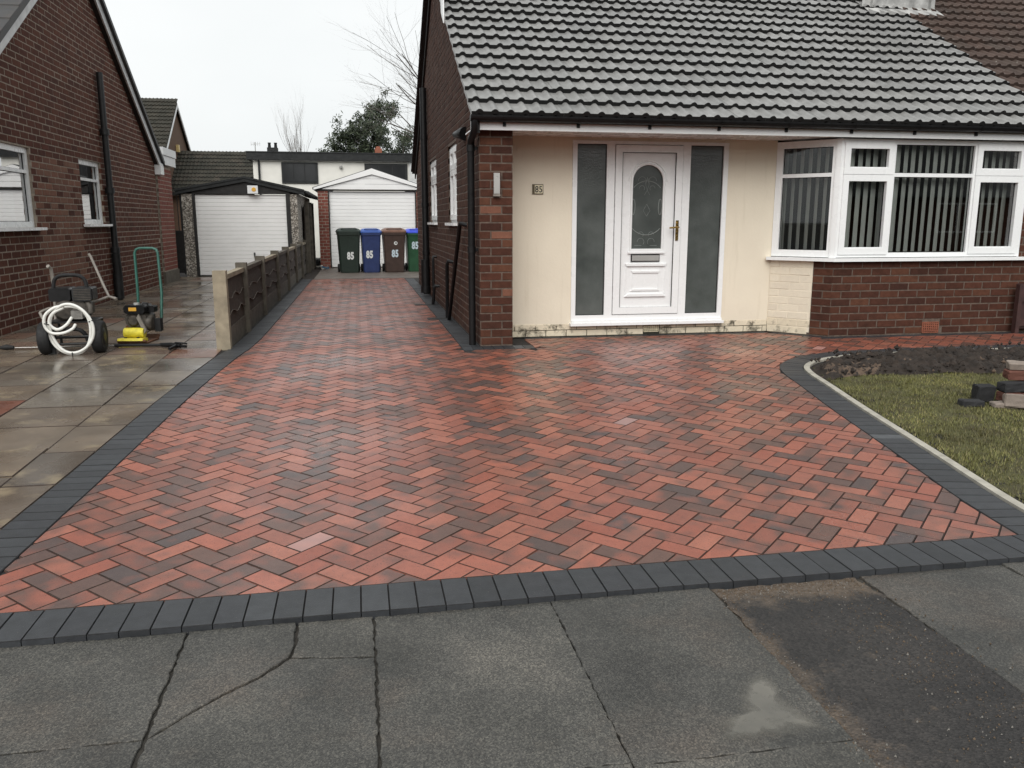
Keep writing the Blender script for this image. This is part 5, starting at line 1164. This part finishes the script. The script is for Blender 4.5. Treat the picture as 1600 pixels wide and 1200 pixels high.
rbox(MB(), (.10, .02, .31), (.16, .12, .38), .012).build('air_filter', 'black_plastic', pc, True); MB().box((.14, .05, .10), (.20, .13, .24)).build('rubber_mount', 'rubber', pc, True)
H0 = [(-.085, .20, .18), (-.085, .24, .5), (-.09, .26, .93), (-.075, .265, .965), (-.04, .27, .98), (.10, .27, .98), (.14, .265, .965), (.155, .26, .93), (.17, .24, .5), (.175, .15, .18)]
MB().tube(H0, .0145, 10).build('handle', 'green_paint', pc, True)

# ------------------------------------------------------------------ buildings beyond
gh = root('gable_house', (-12, 39, 0), 'brown brick gable house with mossy tiled roof beyond the red extension', 'house')
GX = -7.5
MB().prism([(35.3, 0), (42.2, 0), (42.2, 3.5), (38.75, 6.05), (35.3, 3.5)], lambda y, z: (GX, y, z), lambda y, z: (-18, y, z)).build('wall', 'brick_far', gh)
ghr = MB().prism([(35.0, 3.36), (38.75, 6.13), (38.75, 6.21), (35.0, 3.44)], lambda y, z: (GX + .12, y, z), lambda y, z: (-18, y, z)).prism([(38.75, 6.13), (42.5, 3.36), (42.5, 3.44), (38.75, 6.21)], lambda y, z: (GX + .12, y, z), lambda y, z: (-18, y, z)).build('roof', 'tile_far', gh)
tile_roof(ghr, [GX + .12 - .3 * (i + 1) for i in range(16)], 34.95, 3.42, 2.77 / 3.75, 17, 'tile_far', 60, edge='tile_far')
bg_ = MB().prism([(35.0, 3.24), (38.75, 6.01), (38.75, 6.14), (35.0, 3.37)], lambda y, z: (GX + .10, y, z), lambda y, z: (GX + .14, y, z)).prism([(38.75, 6.01), (42.5, 3.24), (42.5, 3.37), (38.75, 6.14)], lambda y, z: (GX + .10, y, z), lambda y, z: (GX + .14, y, z)); bg_.build('bargeboard', 'white_paint', gh)
for y in (38.25, 39.8): window(gh, (GX + .03, y, 2.6), (0, 1, 0), (1, 0, 0), .72, 1.0, [(0, .72, 'fixed')], transom=.65, glass='black_glass', fr=.08, dep=.03)
MB().box((GX + .01, 38.4, 4.15), (GX + .12, 38.65, 4.45)).build('alarm_box', 'alarm_cream', gh)
dr = root('distant_roof_house', (-6, 40, 0), 'long low house with dark mossy tiled roof behind the garages', 'house')
MB().box((-10, 36.8, 0), (-3.6, 42, 2.5)).build('wall', 'brick_far', dr)
drr = MB().prism([(36.4, 2.28), (38.9, 4.05), (41.4, 2.28), (41.4, 2.36), (38.9, 4.13), (36.4, 2.36)], lambda y, z: (-10.4, y, z), lambda y, z: (-3.4, y, z)).build('roof', 'tile_far', dr)
tile_roof(drr, [-10.4 + .3 * i for i in range(23)], 36.35, 2.36, 1.77 / 2.5, 11, 'tile_slate' if False else 'tile_far', 80, edge='tile_slate')
wbd = root('white_building', (-.7, 32, 0), 'white rendered flat-roofed building with black fascia and dark windows', 'building')
MB().box((-3.42, 30, 0), (3.2, 36, 3.27)).build('wall', 'white_render', wbd)
MB().box((-3.6, 29.82, 3.30), (3.4, 36.2, 3.53)).box((-3.62, 29.8, 3.532), (3.42, 36.22, 3.57)).build('fascia', 'felt_black', wbd)
MB().box((-3.42, 29.9, 3.2705), (3.2, 29.999, 3.2995)).build('soffit', 'white_paint', wbd)
def dwin(x0, x1, z0, z1, n):
    w_ = MB().box((x0, 29.95, z0), (x1, 29.998, z1)).build('window', 'felt_black', wbd)
    for i in range(n):
        a = x0 + .05 + (x1 - x0 - .1) * i / n; b = x0 + .05 + (x1 - x0 - .1) * (i + 1) / n - .03; MB().box((a, 29.943, z0 + .06), (b, 29.949, z1 - .06)).build('pane', 'black_glass', w_)
dwin(-2.49, -1.28, 2.53, 3.23, 3); dwin(.30, 1.78, 2.40, 3.22, 3)
MB().tube([(-3.22, 29.93, 3.3), (-3.22, 29.93, .2)], .035, 8).build('downpipe', 'felt_black', wbd)
MB().lathe((-.5, 29.99, 3.10), (0, -1, -.2), [(0, .05), (.08, .06), (.12, .03)], 12).build('security_lamp', 'chrome', wbd)
MB().box((1.85, 29.94, 2.0), (2.3, 29.998, 3.25)).build('side_panel', 'barge_grey', wbd)
# rooftop bits beyond
cs = root('distant_chimney', (-3.6, 44, 3), 'grey chimney with two pots behind the white building', 'chimney')
MB().box((-4.3, 44, 0), (-3.8, 44.5, 4.85)).build('stack', 'felt_black', cs)
for x in (-4.2, -3.9): MB().lathe((x, 44.25, 4.85), (0, 0, 1), [(0, .08), (.2, .065), (.22, .085), (.25, .08)], 10).build('pot', 'felt_black', cs)
tv = root('aerial', (-4.6, 43, 3), 'thin television aerial near the distant chimney', 'aerial')
MB().tube([(-4.75, 43, 0), (-4.75, 43, 5.0)], .02, 6).build('mast', 'steel', tv); mm = MB().tube([(-4.95, 43, 4.9), (-4.5, 43, 4.93)], .008, 5)
for i in range(5): mm.tube([(-4.93 + i * .1, 43, 4.82), (-4.93 + i * .1, 43, 5.02)], .005, 4)
mm.build('elements', 'steel', tv)
oc = root('orange_chimney', (1.2, 42, 3), 'small orange terracotta chimney pot above the black fascia', 'chimney'); MB().box((.95, 42, 0), (1.28, 42.4, 4.72)).build('stack', 'terracotta', oc); MB().lathe((1.11, 42.2, 4.72), (0, 0, 1), [(0, .12), (.1, .10)], 10).build('pot', 'terracotta', oc)

# ------------------------------------------------------------------ trees
def bare(m_limb, m_twig, p, d, L, r, depth, spread, upb, seed):
    rnd = random.Random(seed)
    def grow(p, d, L, r, depth):
        n = 4; pts = [p]; q = p; dd = d
        for i in range(n):
            dd = (dd + Vector((rnd.gauss(0, .10), rnd.gauss(0, .10), rnd.gauss(0, .06) + upb * .12))).normalized(); q = q + dd * L / n; pts.append(q)
        r1 = r * (.55 if depth > 0 else .3); (m_limb if depth > 1 else m_twig).tube(pts, [r + (r1 - r) * i / n for i in range(n + 1)], 5 if depth > 1 else 3, cap=False)
        if depth == 0: return
        kids = rnd.randint(3, 5)
        for k in range(kids):
            t = .25 + .75 * (k + rnd.random() * .6) / kids; i = min(n - 1, int(t * n)); b = pts[i].lerp(pts[i + 1], t * n - i)
            ax_ = Vector((rnd.gauss(0, 1), rnd.gauss(0, 1), rnd.gauss(0, .4))).normalized(); nd_ = (dd + ax_ * spread * rnd.uniform(.6, 1.3)).normalized()
            grow(b, nd_, L * rnd.uniform(.5, .75), r * (1 - .5 * t) * rnd.uniform(.45, .6), depth - 1)
    grow(p, d, L, r, depth)
tw = root('bare_tree', (-3.5, 55, -.2), 'slender leafless upright tree rising behind the white building', 'tree')
ml, mt = MB(), MB()
ml.tube([(-3.5, 55, -.3), (-3.48, 55, 3.2)], [.16, .11], 8)
for k, (dx, L) in enumerate(((-.10, 4.6), (-.04, 5.2), (.02, 5.4), (.07, 5.0), (.12, 4.2), (-.14, 3.4), (.17, 3.2))): bare(ml, mt, Vector((-3.48 + dx * .6, 55 + random.uniform(-.2, .2), 3.0)), Vector((dx * .8, random.uniform(-.1, .1), 1)).normalized(), L * .66, .028, 3, .30, 1.6, 11 + k)
ml.build('trunk', 'bark', tw); mt.build('crown', 'twig', tw)
t2 = root('leafless_tree', (4.3, 34, -.2), 'large leafless tree whose branches spread past the bungalow gable', 'tree')
ml, mt = MB(), MB(); ml.tube([(4.3, 34, -.3), (4.25, 34, 2.5), (4.1, 34, 4.2)], [.25, .18, .14], 9)
for k, (dv, L) in enumerate((((-.75, -.2, .75), 4.6), ((-.85, .3, .40), 4.0), ((-.35, .2, 1), 5.0), ((.2, -.3, 1), 5), ((.7, .2, .7), 4.2), ((-.75, -.1, .12), 3.6), ((-.55, .4, .95), 4.6), ((-.9, .05, .6), 3.9), ((-.8, -.3, .95), 4.4), ((-.95, .2, .25), 3.6), ((-.6, -.1, .5), 4.2))): bare(ml, mt, Vector((4.1, 34, 3.1 + .22 * k)), Vector(dv).normalized(), L * .80, .032, 3, .8, .3, 40 + k)
ml.build('trunk', 'bark', t2); mt.build('crown', 'twig', t2)
def evergreen(x, y, h, clumps, label, seed):
    rnd = random.Random(seed); t = root('evergreen_tree', (x, y, -.2), label, 'tree'); tr = MB().tube([(x, y, -.3), (x + .1, y, h * .35), (x + .25, y, h * .6)], [.22, .16, .1], 8); lv = MB()
    for (cx, cz, cr) in clumps:
        cz = 4.0 + (cz - 4.0) * 1.0; cx = cx * 1.04 + .03
        base = Vector((x + .15, y, min(cz - cr * .6, h * .45))); c = Vector((cx, y + rnd.uniform(-.8, .8), cz)); tr.tube([base, base.lerp(c, .5) + Vector((0, 0, .2)), c], [.07, .05, .02], 5, cap=False)
        n = int(2000 * cr ** 2.1)
        subs = [c + Vector((rnd.gauss(0, .5), rnd.gauss(0, .5), rnd.gauss(0, .5))) * cr for _ in range(max(8, int(22 * cr)))]
        for k in range(n):
            s_ = rnd.choice(subs); p = s_ + Vector((rnd.gauss(0, 1), rnd.gauss(0, 1), rnd.gauss(0, 1))) * .13
            u = Vector((rnd.gauss(0, 1), rnd.gauss(0, 1), rnd.gauss(0, 1) - .3)).normalized(); w = u.orthogonal().normalized(); ln, wd_ = rnd.uniform(.06, .13), rnd.uniform(.022, .042)
            lv.add([p - u * ln, p + w * wd_, p + u * ln, p - w * wd_], [(0, 1, 2, 3)], rnd.random())
    tr.build('trunk', 'bark', t); lv.build('crown', 'evergreen_leaf', t)
evergreen(.4, 45, 8, [(-1.0, 4.6, .6), (-.6, 5.3, .65), (.0, 5.6, .75), (.35, 5.0, .8), (.5, 6.3, .7), (.95, 5.7, .7), (1.1, 6.6, .6), (1.55, 7.1, .5), (1.25, 5.2, .55), (-.2, 4.7, .6), (1.75, 6.6, .4), (-1.2, 4.2, .5), (.9, 4.6, .6)], 'broad dark evergreen tree behind the white building', 5)
evergreen(2.3, 45, 6, [(2.1, 4.9, .5), (2.35, 5.6, .5), (2.2, 4.3, .5), (2.6, 5.2, .4)], 'narrower dark evergreen beside the broad one near the gable', 6)

# ------------------------------------------------------------------ houses across the road (behind the viewer, seen only in the glass)
for k, (x0, lab) in enumerate(((-17, 'brown brick bungalow across the road with a grey roof and one wide window'), (-3.2, 'brick bungalow across the road facing the driveway, white door at its centre'), (10.6, 'brick bungalow across the road beyond the lawn side, with two windows'), (24.4, 'brick bungalow across the road second beyond the lawn side'), (38.2, 'brick bungalow across the road furthest beyond the lawn side'))):
    oh = root('opposite_bungalow', (x0 + 5, -20, -.3), lab, 'house', 'bungalows across the road')
    MB().box((x0, -24, -.3), (x0 + 11.5, -17, 2.4)).build('wall', 'brick_brown', oh)
    MB().prism([(-16.6, 2.3), (-20.5, 5.4), (-24.4, 2.3)], lambda y, z: (x0 - .3, y, z), lambda y, z: (x0 + 11.8, y, z)).build('roof', 'tile_slate', oh)
    for wx in ((1.2, 4.2), (7.2, 10.2)): window(oh, (x0 + wx[1], -16.99, .75), (-1, 0, 0), (0, 1, 0), 3.0, 1.3, [(0, 1, 'fixed'), (1, 2, 'fixed'), (2, 3, 'fixed')], glass='black_glass', dep=.03)
    MB().box((x0 + 5.2, -17, -.1), (x0 + 6.2, -16.95, 2.05)).build('door', 'upvc_white', oh)
